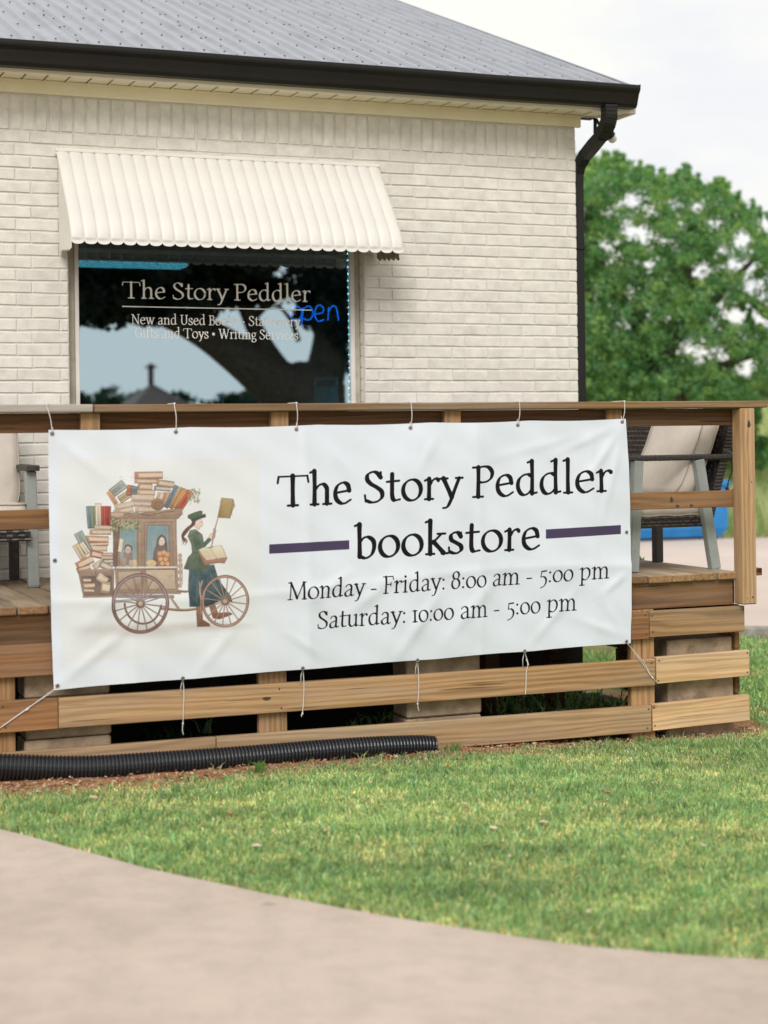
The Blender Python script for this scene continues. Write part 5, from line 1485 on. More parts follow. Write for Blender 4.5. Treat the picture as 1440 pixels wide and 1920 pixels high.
# neon sign
NY = GY + .06
def neon():
    def c(P): return [tuple(onY(80 + x / 2.0, 400 + y / 2.0, NY)) for x, y in P]
    b = MB()
    segs = [[(930, 362), (945, 350), (962, 352), (972, 370), (966, 392), (950, 404), (936, 396), (930, 380), (934, 358)],
            [(974, 352), (973, 385), (972, 424), (974, 385), (980, 358), (998, 348), (1012, 362), (1012, 386), (998, 400), (978, 394)],
            [(1024, 378), (1050, 372), (1052, 354), (1038, 344), (1024, 358), (1022, 386), (1034, 404), (1056, 398)],
            [(1070, 402), (1072, 375), (1072, 352), (1074, 366), (1086, 348), (1100, 352), (1106, 376), (1110, 402)]]
    for s in segs:
        Q = spline([(x, y) for x, y in s], 5)
        b.add(tube_vf([tuple(onY(80 + x / 2.0, 400 + y / 2.0, NY)) for x, y in Q], .0042, 6))
    return b.me(M['neon'], True)
o = onY(590, 590, NY)
t = thing('neon_sign', 'glowing blue neon open sign inside the window, right of the lettering', 'neon sign', tuple(o))
part('neon_tube', neon(), t)
part('wire', MB().add(tube_vf([tuple(onY(560, 565, NY + .02)), tuple(onY(560, 440, NY + .02))], .0012, 5)).add(tube_vf([tuple(onY(626, 570, NY + .02)), tuple(onY(626, 442, NY + .02))], .0012, 5)).me(M['dark']), t)
# fairy lights along the right edge
FLY = GY + .02
t = thing('string_lights', 'vertical string of tiny white lights along the right edge of the window', 'string lights', tuple(onY(653, 455, FLY)))
part('wire', MB().add(tube_vf([tuple(onY(652.5 + (y - 455) * .013, y, FLY)) for y in (445, 600, 800)], .0015, 5)).me(M['dark']), t)
bulb = mesh(*tube_vf([(0, 0, -.005), (0, 0, .005)], .0055, 6), M['fairy'])
for y in np.arange(463, 790, 12.6):
    part('bulb', bulb, t, tuple(onY(652.5 + (y - 455) * .013, y, FLY - .004)))
for (x0, x1, y0, y1, lab) in [(589, 635, 706, 800, 'tall teal card standing in the lower right of the window'), (377, 421, 742, 800, 'small pale green card at the bottom middle of the window')]:
    a = onY(x0, y0, GY + .04); b = onY(x1, y1, GY + .04)
    t = thing('card', lab, 'card', ((a.x + b.x) / 2, GY + .04, b.z)); part('sheet', MB().box(a.x, b.x, GY + .04, GY + .043, b.z, a.z).me(M['card']), t)
    M.setdefault('cardt', paint('card_print', (.12, .28, .30), .8))
    part('print', MB().box(a.x + .012, b.x - .012, GY + .0385, GY + .0395, a.z - .06, a.z - .02).me(M['cardt']), t)

# ------------------------------------------------------------------ awning
AX0, AX1 = 1.895, 3.822
aw = thing('window_awning', 'cream aluminium slat awning with a scalloped edge above the shop window', 'awning', (AX0, YW, E0 + 1.6))
part('head_rail', MB().box(AX0 - .004, AX1 + .002, YW - .030, YW - .002, E0 + 1.592, E0 + 1.612, .003).box(AX0 - .004, AX1 + .002, YW - .022, YW - .0021, E0 + 1.574, E0 + 1.5915, .002).me(M['awning']), aw)
DEP = .385          # how far it stands out
ZB = E0 + 1.094
NS = 27
def slat_curve(t):   # side profile from the wall to the drip edge
    # nearly straight slope, rolling over to almost vertical at the end
    P = spline([(-.012, 1.60), (-.12, 1.46), (-.235, 1.315), (-.325, 1.195), (-.366, 1.118), (-.378, 1.072)], 5)
    return P
def slat(wd):
    P = slat_curve(0); n = len(P)
    cs = [(-.5, -.003), (-.485, .0022), (-.3, .0042), (0, .0046), (.3, .0030), (.46, .0002), (.53, -.0035)]
    V = []
    k = len(cs)
    for i in range(n):
        t = P[min(i + 1, n - 1)] - P[max(i - 1, 0)]; t = t / np.linalg.norm(t)
        nr = np.array([t[1], -t[0]])            # pointing out of the awning
        if nr[0] > 0: nr = -nr
        for u, h in cs: V.append((u * wd, P[i][0] + nr[0] * h * 1.6, P[i][1] + E0 + nr[1] * h * 1.6))
    # rounded scallop
    t = P[-1] - P[-2]; t /= np.linalg.norm(t)
    last = (n - 1) * k
    for j, (a, s) in enumerate([(.006, 1.0), (.014, .95), (.021, .82), (.027, .58), (.030, .25)]):
        for u, h in cs: V.append((u * wd * s, P[-1][0] + t[0] * a, P[-1][1] + E0 + t[1] * a + (0)))
    F = [(i * k + c, (i + 1) * k + c, (i + 1) * k + c + 1, i * k + c + 1) for i in range(n + 4) for c in range(k - 1)]
    m = mesh(V, F, M['slat'], True)
    return m
sp = (AX1 - AX0) / NS
slm = slat(sp)
for i in range(NS):
    part('slat', slm, aw, (AX0 + sp * (i + .5), YW - .002, 0), (0, 0, 0))
# side slats: vertical strips stepping out from the wall
for sx, x in ((-1, AX0 + .0195), (1, AX1 - .0195)):
    P = slat_curve(0)
    for j in range(5):
        y0 = -.012 - j * .066; y1 = y0 - .062
        yc = (y0 + y1) / 2
        zt = float(np.interp(-yc, -P[:, 0], P[:, 1])) - .004
        zb = 1.040 - .006 * j
        V, F = [], []
        for u, h in ((0, 0), (.2, .010), (.5, .014), (.8, .012), (1.04, .002)):
            y = y0 + (y1 - y0) * u
            ztop = float(np.interp(-y, -P[:, 0], P[:, 1])) + .001
            rnd = .020 * (1 - (2 * min(u, 1) - 1) ** 2)
            V += [(h * sx + j * .0012 * sx, y, ztop + E0), (h * sx + j * .0012 * sx, y, zb + .012 - rnd + E0)]
        F = [(2 * q, 2 * q + 1, 2 * q + 3, 2 * q + 2) for q in range(4)]
        part('side_slat', mesh(V, F if sx < 0 else [f[::-1] for f in F], M['slat'], True), aw, (x, YW - .002, 0))
part('frame_bar', MB().box(AX0 + .02, AX1 - .02, YW - .345, YW - .333, E0 + 1.10, E0 + 1.12).me(M['frame_t']), aw)

# ================================================================== THE DECK
DZ = E0 - .765                       # walking surface
DX1 = 5.258
deck = thing('wooden_deck', 'raised wooden deck with railing and open board skirt in front of the shop', 'deck', (1.3, 7.9, 0))
_wb = {}
def board(name, x0, x1, y0, y1, z0, z1, mat, b=.003, parent=None, rot=None, label=None):
    key = (round(x1 - x0, 4), round(y1 - y0, 4), round(z1 - z0, 4), mat.name, b)
    if key not in _wb: _wb[key] = mesh(*box_vf(x1 - x0, y1 - y0, z1 - z0, b), mat)
    return part(name, _wb[key], parent or deck, ((x0 + x1) / 2, (y0 + y1) / 2, (z0 + z1) / 2), rot, label)
rd = random.Random(11)
x = DX1
while x > -1.3:
    f = rd.uniform(-.010, .010)
    dz = rd.uniform(-.0035, .0015)
    board('plank', x - .1370, x, 7.898 , 9.506, DZ - .038, DZ, M['deckw'], .004, rot=None).location.y += f
    deck.children[-1].location.z += dz
    x -= .1440
# rim, far rim, joists
RZ1, RZ0_ = DZ - .0385, E0 - .943
board('rim_board', 1.9, 5.226, 7.928, 7.966, RZ0_, RZ1, M['rimw'], .002)
board('rim_board', -1.3, 1.897, 7.928, 7.966, RZ0_, RZ1, M['rimw'], .002)
board('rim_board', 5.226, 5.262, 7.967, 9.5, RZ0_, RZ1, M['rimw'], .002)
for x in np.arange(-1.0, 5.2, .6): board('joist', x, x + .038, 7.967, 9.5, RZ0_ + .01, RZ1 - .001, M['rimw'], .0)
# skirt boards: three courses, measured from their edges
SY0, SY1 = 7.886, 7.924
def sk(x0, x1, zt0, zt1, h, mat, y0=SY0, name='skirt_or_added_board', label=None):
    """board whose top runs from zt0 (x0) to zt1 (x1)"""
    L = x1 - x0; a = math.atan2(zt1 - zt0, L)
    return part(name, mesh(*box_vf(L, SY1 - SY0, h, .003), mat), deck, ((x0 + x1) / 2, (SY0 + SY1) / 2, (zt0 + zt1) / 2 - h / 2), (0, -a, 0), label)
e = E0
sk(-1.3, 1.70, e - .935, e - .938, .147, M['skA'])
sk(1.702, 4.678, e - .940, e - .955, .140, M['skA'])
sk(4.681, 5.272, e - .950, e - .950, .138, M['skB'])
sk(-1.3, 1.55, e - 1.186, e - 1.192, .142, M['skA'])
sk(1.552, 4.712, e - 1.192, e - 1.203, .140, M['skB'])
sk(4.716, 5.300, e - 1.196, e - 1.190, .140, M['skC'])
sk(-1.3, 2.30, e - 1.418, e - 1.430, .138, M['skB'])
sk(2.302, 4.686, e - 1.430, e - 1.447, .140, M['skC'])
sk(4.690, 5.298, e - 1.443, e - 1.432, .140, M['skC'])
# stubs of the side skirt seen end-on at the right corner
for zt in (e - .95, e - 1.19, e - 1.435): board('skirt_or_added_board', 5.262, 5.292, 7.967, 9.4, zt - .138, zt, M['rimw'], .002)
for zt in (e - 1.09, e - 1.332): board('skirt_or_added_board', 5.263, 5.290, 7.967, 9.28, zt - .098, zt, M['rimw'], .002)  # extra boards added to close the gaps and darken the space below
# verticals behind the skirt boards
for x0, x1 in ((.55, .69), (1.222, 1.362), (2.530, 2.672), (4.588, 4.731)):
    board('skirt_post', x0, x1, 7.9265, 7.9275 + .037, float(gz(x0)) - .02, RZ0_ - .002 if x0 < 4 else e - .944, M['postw'], .003)
# railing
PY0, PY1 = 7.886, 7.924
for x0 in (.753, 1.673, 2.597, 3.513, 4.441):
    board('rail_post', x0, x0 + .089, PY0, PY1, e - .80, e + .1185, M['postw'], .003)
board('rail_post', 5.229, 5.318, 7.834, 7.923, e - .938, e + .1185, M['postp'], .006, label='pale square end post of the railing')
CY0, CY1 = 7.840, 7.980
part('cap_rail', mesh(*box_vf(3.024, CY1 - CY0, .037, .005), M['capg']), deck, (1.722 - 1.512, (CY0 + CY1) / 2, e + .1385), (0, 0, 0), 'grey weathered left length of the cap rail')
part('cap_rail', mesh(*box_vf(5.408 - 1.726, CY1 - CY0, .037, .005), M['capw']), deck, ((1.726 + 5.408) / 2, (CY0 + CY1) / 2, e + .1385), (0, -.0006, 0))
board('upper_rail', -1.3, 5.362, 7.926, 7.962, e + .028, e + .1185, M['raild'])
board('mid_rail', -1.3, 5.362, 7.926, 7.962, e - .415, e - .325, M['railw'])
board('plank_stub', 5.32, 5.425, 7.94, 8.03, e - .795, e - .755, M['railw'], .003)
board('deck_trim', 5.3185, 5.335, 7.90, 7.99, e - .935, e - .785, M['rimw'], .002)
# nails
nb = MB()
def nail(x, z, y=SY0, r=.0052):
    nb.add(tube_vf([(x, y + .002, z), (x, y - .0008, z)], r, 6))
for x, z in [(4.695, e - .975), (4.70, e - 1.06), (4.655, e - .97), (4.66, e - 1.07), (5.262, e - .97), (4.735, e - 1.215), (4.69, e - 1.225), (4.73, e - 1.32), (5.285, e - 1.205), (5.285, e - 1.31), (4.70, e - 1.46), (4.668, e - 1.465), (4.705, e - 1.555), (4.66, e - 1.565), (2.63, e - 1.315), (2.62, e - 1.222), (2.605, e - 1.50), (1.30, e - 1.215), (1.31, e - 1.31), (1.66, e - .96), (1.67, e - 1.05)]:
    nail(x, z)
nail(5.29, e - .90, 7.834, .006); nail(5.255, e - .905, 7.834, .003); nail(5.29, e - .28, 7.834, .004)
part('nail', nb.me(M['nail']), deck, kind='stuff')
# splinter knots: an open knot hole on the second skirt board
kh = onY(500, 1310, SY0)
part('knot', MB().add(([(kh.x + .022 * math.cos(a) * (1 + .2 * math.sin(3 * a)), SY0 - .0008, kh.z + .009 * math.sin(a)) for a in np.linspace(0, 2 * math.pi, 13)[:-1]], [tuple(range(12))])).me(M['nail']), deck)

for px, py, rx, rz, yy in ((1259, 937, .010, .016, 7.926), (1270, 949, .012, .008, 7.926), (1296, 948, .011, .007, 7.926), (1404, 795, .010, .020, 7.834)):
    kp = onY(px, py, yy)
    part('knot', MB().add(([(kp.x + rx * math.cos(a) * (1 + .25 * math.sin(3 * a + px)), yy - .0008, kp.z + rz * math.sin(a)) for a in np.linspace(0, 2 * math.pi, 13)[:-1]], [tuple(range(12))])).me(M['nail']), deck)

# concrete blocks carrying the deck
def block(label, x0, x1, y0, h, n):
    t = thing('concrete_block', label, 'concrete block', ((x0 + x1) / 2, y0 + .1, 0), group='concrete blocks under the deck')
    z = float(gz(x0)) - .05
    for i in range(n):
        zz = z + i * h
        part('block', mesh(*box_vf(x1 - x0 - .004 * i, .19, h - .006, .008), M['block']), t, ((x0 + x1) / 2 + .004 * (i % 2), y0 + .095, zz + h / 2))
    return t
block('stacked concrete block pier at the left end of the skirt, below the banner corner', 1.41, 1.815, 7.97, .19, 3)
block('stacked concrete block pier behind the middle of the skirt', 3.318, 3.735, 7.97, .19, 3)
block('stacked concrete block pier under the right corner of the deck', 4.838, 5.255, 7.975, .19, 3)
# dim things under the deck: inner posts
for x0, y0, y1 in ((1.45, 9.0, 9.1), (4.62, 8.9, 9.0), (4.2, 8.9, 9.0)):
    board('deck_leg', x0, x0 + .089, y0, y0 + .089, -.05, RZ0_, M['rimw'], .003)

# ================================================================== THE BANNER
NXB, NYB = 190, 76
def cloth():
    u, v = np.meshgrid(np.linspace(0, 1, NXB), np.linspace(0, 1, NYB))
    xl = bTL.x + (bBL.x - bTL.x) * v; xr = bTR.x + (bBR.x - bTR.x) * v
    zt = bTL.z + (bTR.z - bTL.z) * u; zb = bBL.z + (bBR.z - bBL.z) * u
    X = xl + (xr - xl) * u; Z = zt + (zb - zt) * v
    W_, H_ = 3.03, 1.19
    sx, sy = u * W_, v * H_
    # edges: slack right edge, faint scallops between the eyelets
    X += .016 * np.sin(math.pi * v) * np.clip((u - .80) / .2, 0, 1) ** 2 * (v < 1)
    X -= .006 * np.sin(math.pi * v) * np.clip((.12 - u) / .12, 0, 1) ** 2
    gt = [.0065, .222, .433, .632, .815, .994]
    sag = np.zeros_like(u)
    for a, b in zip(gt[:-1], gt[1:]):
        k = (u >= a) & (u < b); sag = np.where(k, np.sin(math.pi * (u - a) / (b - a)), sag)
    Z -= .006 * sag * np.clip((.18 - v) / .18, 0, 1) ** 2
    Z += .004 * sag * np.clip((v - .85) / .15, 0, 1) ** 2
    Y = np.full_like(u, BY)
    Y -= .018 * np.sin(math.pi * u) * np.sin(math.pi * np.clip(v, 0, 1)) ** .8
    # fold lines of the packed banner (vertical and one horizontal)
    def crease(d, wd, h): return h * np.exp(-np.abs(d) / wd)
    Y -= crease(sx - .41 * W_, .035, .008) + crease(sx - .715 * W_, .03, .006) + crease(sx - .125 * W_, .03, .005) + crease(sx - .93 * W_, .03, .004)
    Y -= crease(sy - .66 * H_ - .03 * np.sin(sx * 2), .03, .007)
    # diagonal pulls
    def ridge(x0, y0, x1, y1, wd, h):
        dx, dy = x1 - x0, y1 - y0; L = math.hypot(dx, dy)
        t = ((sx - x0) * dx + (sy - y0) * dy) / L / L
        d = ((sx - x0) * dy - (sy - y0) * dx) / L
        return h * np.exp(-(d / wd) ** 2) * np.clip(1.1 - np.abs(t - .45) * 1.9, 0, 1)
    R = 0
    for a in [(3.02, .02, 2.70, .42, .018, .012), (3.02, .02, 2.84, .60, .016, .009), (3.02, .02, 2.55, .20, .020, .008), (3.01, 1.17, 2.80, .86, .020, .008), (3.02, 1.16, 2.66, 1.02, .02, .007),
              (1.42, .95, 1.75, .72, .03, .010), (1.70, 1.17, 1.98, .80, .028, .012), (1.95, 1.12, 2.35, .70, .03, .009), (1.23, .72, 1.36, .98, .03, .011), (1.24, .86, 1.50, .70, .02, .008),
              (.02, 1.17, .45, .86, .022, .010), (.36, .78, .55, .98, .03, .010), (.02, .02, .30, .26, .02, .007), (.10, .95, .50, .62, .03, .006), (.68, 1.17, .90, .92, .025, .008), (1.32, .04, 1.50, .30, .02, .006), (1.96, .04, 1.80, .30, .02, .006), (2.45, 1.15, 2.75, .85, .02, .009), (2.86, .92, 3.02, .80, .015, .012), (2.2, .2, 2.9, .05, .02, .005), (1.32, 1.14, 1.10, .98, .02, .008)]:
        R = R + ridge(*a)
    Y -= R * .8
    Y += .0045 * np.sin(sx * 5.1 + 1.7 * np.sin(sy * 4)) * np.sin(sy * 3.9 + 1.1) + .0022 * np.sin(sx * 13 + sy * 9 + 2 * np.sin(sx * 3)) + .0012 * np.sin(sx * 21 - sy * 33)
    V = np.stack([X, Y, Z], -1).reshape(-1, 3)
    i = (np.arange(NXB - 1)[None] + np.arange(NYB - 1)[:, None] * NXB).ravel()
    F = np.stack([i, i + NXB, i + NXB + 1, i + 1], 1)
    uv = np.stack([u, 1 - v], -1).reshape(-1, 2)
    return V, F, uv, Y
Vc, Fc, uvc, Yc = cloth()
ban = thing('banner', 'long white vinyl banner with a book wagon picture and shop hours, tied to the railing', 'banner', tuple(bBL))
cl = fastmesh(Vc, Fc, M['banner'], smooth=True, uvs=uvc)
part('cloth', cl, ban)
hem = []
def cloth_at(px, py, out=.004):
    u, v = px2uv(np.array([px], float), np.array([py], float))
    i = int(np.clip(round(float(u[0]) * (NXB - 1)), 0, NXB - 1)); j = int(np.clip(round(float(v[0]) * (NYB - 1)), 0, NYB - 1))
    y = float(Yc[j, i])
    p = onY(px, py, y - out)
    return p
def grommet():
    V, F = [], []
    n = 14
    for r, y in ((.0042, .001), (.0052, -.0022), (.0088, -.0022), (.0104, .001)):
        V += [(r * math.cos(2 * math.pi * k / n), y, r * math.sin(2 * math.pi * k / n)) for k in range(n)]
    F = [(j * n + k, j * n + (k + 1) % n, (j + 1) * n + (k + 1) % n, (j + 1) * n + k) for j in range(3) for k in range(n)]
    return mesh(V, F, M['grommet'], True)
gm = grommet(); hole = mesh([(.0048 * math.cos(a), 0, .0048 * math.sin(a)) for a in np.linspace(0, 2 * math.pi, 13)[:-1]], [tuple(range(12))], M['nail'])
gtop = [(98, 813), (330, 810), (556, 805), (770, 802), (971, 797), (1167, 791)]
gbot = [(108, 1286), (343, 1272), (568, 1253), (783, 1238), (984, 1221), (1175, 1203)]
for p in gtop + gbot + [(103, 1051), (1175, 998)]:
    q = cloth_at(*p, out=.002)
    g = part('grommet', gm, ban, tuple(q)); part('eyelet_hole', hole, g, tuple(q + Vector((0, -.0004, 0))))
def cord(P, r=.0023, n=6):
    return MB().add(tube_vf(spline([tuple(p) for p in P], 5), r, n))
ctop = [(88, 757), (327, 752), (556, 751), (771, 755), (974, 752), (1171, 752)]
for (gx, gy), (cx, cy) in zip(gtop, ctop):
    q = cloth_at(gx, gy, out=.004)
    c0 = onY(cx, cy + 3, CY0 - .004); zt_ = e + .1592 - c0.z
    b = cord([q, q.lerp(c0, .5) + Vector((.004, -.004, 0)), c0 + Vector((0, 0, zt_ - .012)), c0 + Vector((0, .006, zt_)), c0 + Vector((.004, .06, zt_)), c0 + Vector((.004, .14, zt_))])
    b.add(tube_vf([c0 + Vector((-.003, .001, zt_ - .004)), c0 + Vector((.004, .001, zt_ + .001))], .0042, 6))
    b.add(tube_vf(spline([tuple(q), tuple(q + Vector((.004, .012, -.001))), tuple(q + Vector((.006, .02, .03)))], 4), .0020, 5))
    part('cord', b.me(M['cord'], True), ban)
SYF = SY0 - .006
def hang(pts, knot=None, Y=SYF):
    b = MB()
    b.add(tube_vf(spline([tuple(onY(x, y, Y)) for x, y in pts], 5), .0023, 6))
    if knot:
        k = onY(knot[0], knot[1], Y); b.add(tube_vf([k + Vector((0, 0, .006)), k, k - Vector((0, 0, .006))], [.003, .0052, .003], 6))
    return b
for (pts, kn, ex) in [([(343, 1274), (345, 1300), (344, 1330), (343, 1356)], (343, 1357), [(343, 1357), (342, 1368), (344, 1378)]),
                      ([(568, 1255), (570, 1285), (569, 1315), (567, 1338)], (567, 1338), [(567, 1338), (565, 1341), (566, 1344)]),
                      ([(783, 1240), (785, 1270), (785, 1300), (783, 1318)], (783, 1320), [(783, 1320), (784, 1328), (786, 1333)]),
                      ([(984, 1223), (987, 1233), (990, 1245), (987, 1260), (986, 1290), (985, 1302)], (990, 1246), [(990, 1245), (988, 1240), (986, 1236)])]:
    b = hang(pts, kn)
    x0, y0 = pts[0]
    b.v += []; b.add(tube_vf([onY(x0 - 1, y0, SYF + .002), onY(x0 - 4, y0 + 14, SYF + .002), onY(x0 - 3.5, y0 + 28, SYF + .002)], .0019, 5))
    b.add(tube_vf(spline([tuple(onY(x, y, SYF)) for x, y in ex], 3), .0022, 5))
    part('cord', b.me(M['cord'], True), ban)
b = MB()
for d in (0, 3):
    b.add(tube_vf([cloth_at(104, 1289), onY(100, 1293 + d, SYF), onY(50 + d, 1330 - d, SYF), onY(-3, 1367, SYF), onY(-60, 1408, SYF)], .0022, 6))
k = onY(51, 1330, SYF); b.add(tube_vf([k - Vector((.008, 0, .006)), k, k + Vector((.008, 0, .006))], [.003, .0055, .003], 6))
part('cord', b.me(M['cord'], True), ban)
b = MB()
for d in (0, 4):
    b.add(tube_vf([cloth_at(1176, 1206), onY(1181, 1212, SYF), onY(1206 + d * .4, 1246 - d, SYF), onY(1222, 1270, SYF), onY(1235, 1282, SYF)], .0021, 6))
k = onY(1224, 1271, SYF); b.add(tube_vf([k - Vector((.006, 0, -.008)), k, k + Vector((.006, 0, -.008))], [.003, .005, .003], 6))
part('cord', b.me(M['cord'], True), ban)

# ================================================================== DRAIN PIPE
def pipe():
    c = [(-260, 1436, 7.77), (-60, 1437, 7.76), (0, 1438, 7.755), (150, 1441, 7.75), (300, 1432, 7.755), (450, 1421, 7.77), (600, 1408, 7.79), (700, 1401, 7.80), (780, 1398, 7.815), (817, 1399.5, 7.82)]
    P = [onY(x, y, Y) for x, y, Y in c]
    S = spline([tuple(p) for p in P], 40)
    # even spacing
    d = np.concatenate([[0], np.cumsum(np.linalg.norm(np.diff(S, axis=0), axis=1))])
    pitch = .0178
    n = int(d[-1] / pitch)
    V, F, ns = [], [], 22
    rings = []
    for i in range(n):
        for f, r in ((0, .0450), (.20, .0450), (.32, .0535), (.52, .0555), (.80, .0535)):
            rings.append(((i + f) * pitch, r))
    rings.append((n * pitch, .0450))
    prev = None
    for s, r in rings:
        p = np.array([np.interp(s, d, S[:, k]) for k in range(3)]); q = np.array([np.interp(min(s + .02, d[-1]), d, S[:, k]) for k in range(3)]) - np.array([np.interp(max(s - .02, 0), d, S[:, k]) for k in range(3)])
        t = Vector(q).normalized(); a = t.cross(Vector((0, 0, 1))).normalized(); b = a.cross(t)
        sc = 1.14 - .20 * min(1, s / d[-1])
        for k in range(ns):
            an = 2 * math.pi * k / ns
            V.append(Vector(p) + a * math.cos(an) * r * sc + b * math.sin(an) * r * sc)
    R = len(rings)
    F = [(i * ns + k, i * ns + (k + 1) % ns, (i + 1) * ns + (k + 1) % ns, (i + 1) * ns + k) for i in range(R - 1) for k in range(ns)]
    # open end: inner wall
    m0 = len(V); base = (R - 1) * ns
    ce = sum((V[base + k] for k in range(ns)), Vector()) / ns
    tdir = Vector(S[-1] - S[-3]).normalized()
    for j in range(2):
        for k in range(ns): V.append(ce + (V[base + k] - ce) * .93 - tdir * (.001 if j == 0 else .12))
    F += [(base + k, base + (k + 1) % ns, m0 + (k + 1) % ns, m0 + k) for k in range(ns)] + [(m0 + k, m0 + (k + 1) % ns, m0 + ns + (k + 1) % ns, m0 + ns + k) for k in range(ns)]
    return V, F, P[0]
Vp, Fp, p0 = pipe()
thing('drain_pipe', 'black corrugated plastic drain pipe lying along the foot of the skirt', 'pipe', tuple(p0), me=mesh([v - p0 for v in Vp], Fp, M['pipe'], False))

# ================================================================== CHAIRS
def weave_mat():
    m, nt, N, L, b = newmat('woven_wicker')
    v, _ = _vec(N, L)
    br = N.new('ShaderNodeTexBrick'); br.inputs['Scale'].default_value = 14
    br.inputs['Color1'].default_value = rgb(.085, .065, .058); br.inputs['Color2'].default_value = rgb(.055, .043, .04); br.inputs['Mortar'].default_value = rgb(.012, .010, .010)
    br.inputs['Mortar Size'].default_value = .03; br.inputs['Brick Width'].default_value = .5; br.inputs['Row Height'].default_value = .2
    # faces of different directions share one weave: use y+x along, z up
    sp = N.new('ShaderNodeSeparateXYZ'); L.new(v, sp.inputs[0])
    ad = N.new('ShaderNodeMath'); ad.operation = 'ADD'; L.new(sp.outputs[0], ad.inputs[0]); L.new(sp.outputs[1], ad.inputs[1])
    cb = N.new('ShaderNodeCombineXYZ'); L.new(ad.outputs[0], cb.inputs[0]); L.new(sp.outputs[2], cb.inputs[1])
    L.new(cb.outputs[0], br.inputs['Vector'])
    L.new(br.outputs['Color'], b.inputs['Base Color']); b.inputs['Roughness'].default_value = .45
    iv = N.new('ShaderNodeMath'); iv.operation = 'SUBTRACT'; iv.inputs[0].default_value = 1; L.new(br.outputs['Fac'], iv.inputs[1])
    _bump(N, L, b, iv.outputs[0], 1.0, .006)
    return m
M['weave'] = weave_mat()
def weave_panel(x0, x1, z0, z1, y, nrow, ncol, bulge=0.0, lean=0.0):
    """real over-and-under strands, joined: local frame x across, z up, facing -y"""
    b = MB()
    for j in range(nrow):
        z = z0 + (z1 - z0) * (j + .5) / nrow; h = (z1 - z0) / nrow * .82
        P = []
        for i in range(ncol * 2 + 1):
            x = x0 + (x1 - x0) * i / (ncol * 2)
            o = (.004 if (i // 1 + j) % 2 else -.004) if i % 1 == 0 else 0
            P.append((x, y + o - bulge * math.sin(math.pi * (x - x0) / (x1 - x0)) + lean * (z - z0), z))
        n0 = len(b.v)
        for p in P: b.v += [(p[0], p[1], p[2] - h / 2), (p[0], p[1] - .003, p[2]), (p[0], p[1], p[2] + h / 2)]
        for i in range(len(P) - 1):
            a = n0 + 3 * i; b.f += [(a, a + 3, a + 4, a + 1), (a + 1, a + 4, a + 5, a + 2)]
    for i in range(ncol + 1):
        x = x0 + (x1 - x0) * i / ncol
        b.box(x - .003, x + .003, y - .002 - bulge * math.sin(math.pi * i / ncol), y + .003 - bulge * math.sin(math.pi * i / ncol), z0, z0 + .001)
    return b
def cushion(sx, sy, sz, r, puff, pipe_r=.004):
    """boxed cushion of full sizes with puffed faces; z is its thickness"""
    n = 14
    us = np.linspace(-1, 1, n)
    V, F = [], []
    def corner(u, v):     # rounded square outline
        k = 6.0
        d = (abs(u) ** k + abs(v) ** k) ** (1 / k)
        m_ = max(abs(u), abs(v))
        return (u * m_ / d, v * m_ / d) if d > 0 else (0, 0)
    for s in (1, -1):
        base = len(V)
        for i in range(n):
            for j in range(n):
                u, v = corner(us[i], us[j])
                bulge = puff * (1 - abs(us[i]) ** 2.5) * (1 - abs(us[j]) ** 2.5)
                wr = .0025 * math.sin(9 * us[i] + 3 * us[j]) * (1 - us[i] ** 2)
                V.append((u * sx / 2, v * sy / 2, s * (sz / 2 + bulge) + wr))
        for i in range(n - 1):
            for j in range(n - 1):
                q = [base + i * n + j, base + (i + 1) * n + j, base + (i + 1) * n + j + 1, base + i * n + j + 1]
                F.append(tuple(q[::s]))
    def rim(s):
        b_ = 0 if s > 0 else n * n
        o = [b_ + i * n for i in range(n)] + [b_ + (n - 1) * n + j for j in range(1, n)] + [b_ + i * n + n - 1 for i in range(n - 2, -1, -1)] + [b_ + j for j in range(n - 2, 0, -1)]
        return o
    A, B = rim(1), rim(-1); m_ = len(A)
    mid = len(V)
    for k in range(m_):
        a, b_ = Vector(V[A[k]]), Vector(V[B[k]]); c = (a + b_) / 2
        V.append((c.x * 1.025, c.y * 1.025, c.z))
    for k in range(m_):
        q = (k + 1) % m_
        F.append((A[k], mid + k, mid + q, A[q])); F.append((mid + k, B[k], B[q], mid + q))
    pts = [[Vector(V[i]) * 1.0 for i in R_] for R_ in (A, B)]
    return V, F, pts
def add_cushion(name, label, sx, sy, sz, puff, loc, rot, group='beige seat and back cushions'):
    t = thing(name, label, 'cushion', loc, group=group)
    t.rotation_euler = rot
    V, F, pts = cushion(sx, sy, sz, 0, puff)
    o = bpy.data.objects.new('cover', mesh(V, F, M['cush'], True)); COL.objects.link(o); o.parent = t
    for R_ in pts:
        o = bpy.data.objects.new('piping', MB().add(tube_vf([tuple(p * 1.004) for p in R_] + [tuple(R_[0] * 1.004)], .0036, 6, False)).me(M['cush2'], True)); COL.objects.link(o); o.parent = t
    return t

# right: loveseat facing left, its near side towards the railing
LX0, LX1, LY0, LY1 = 4.70, 5.245, 8.13, 9.26
ls = thing('patio_loveseat', 'dark wicker loveseat with grey splayed legs at the right end of the deck', 'loveseat', (LX0, LY0, DZ))
LG = M['legg']
part('seat', MB().box(LX0 + .03, LX1 - .02, LY0 + .02, LY1 - .02, DZ + .235, DZ + .300, .008).me(M['weave']), ls)
sw = MB()
# woven apron on the near side
wp = weave_panel(LX0 + .03, LX1 - .02, DZ + .236, DZ + .30, LY0 + .012, 3, 9)
part('apron', wp.me(M['weave']), ls)
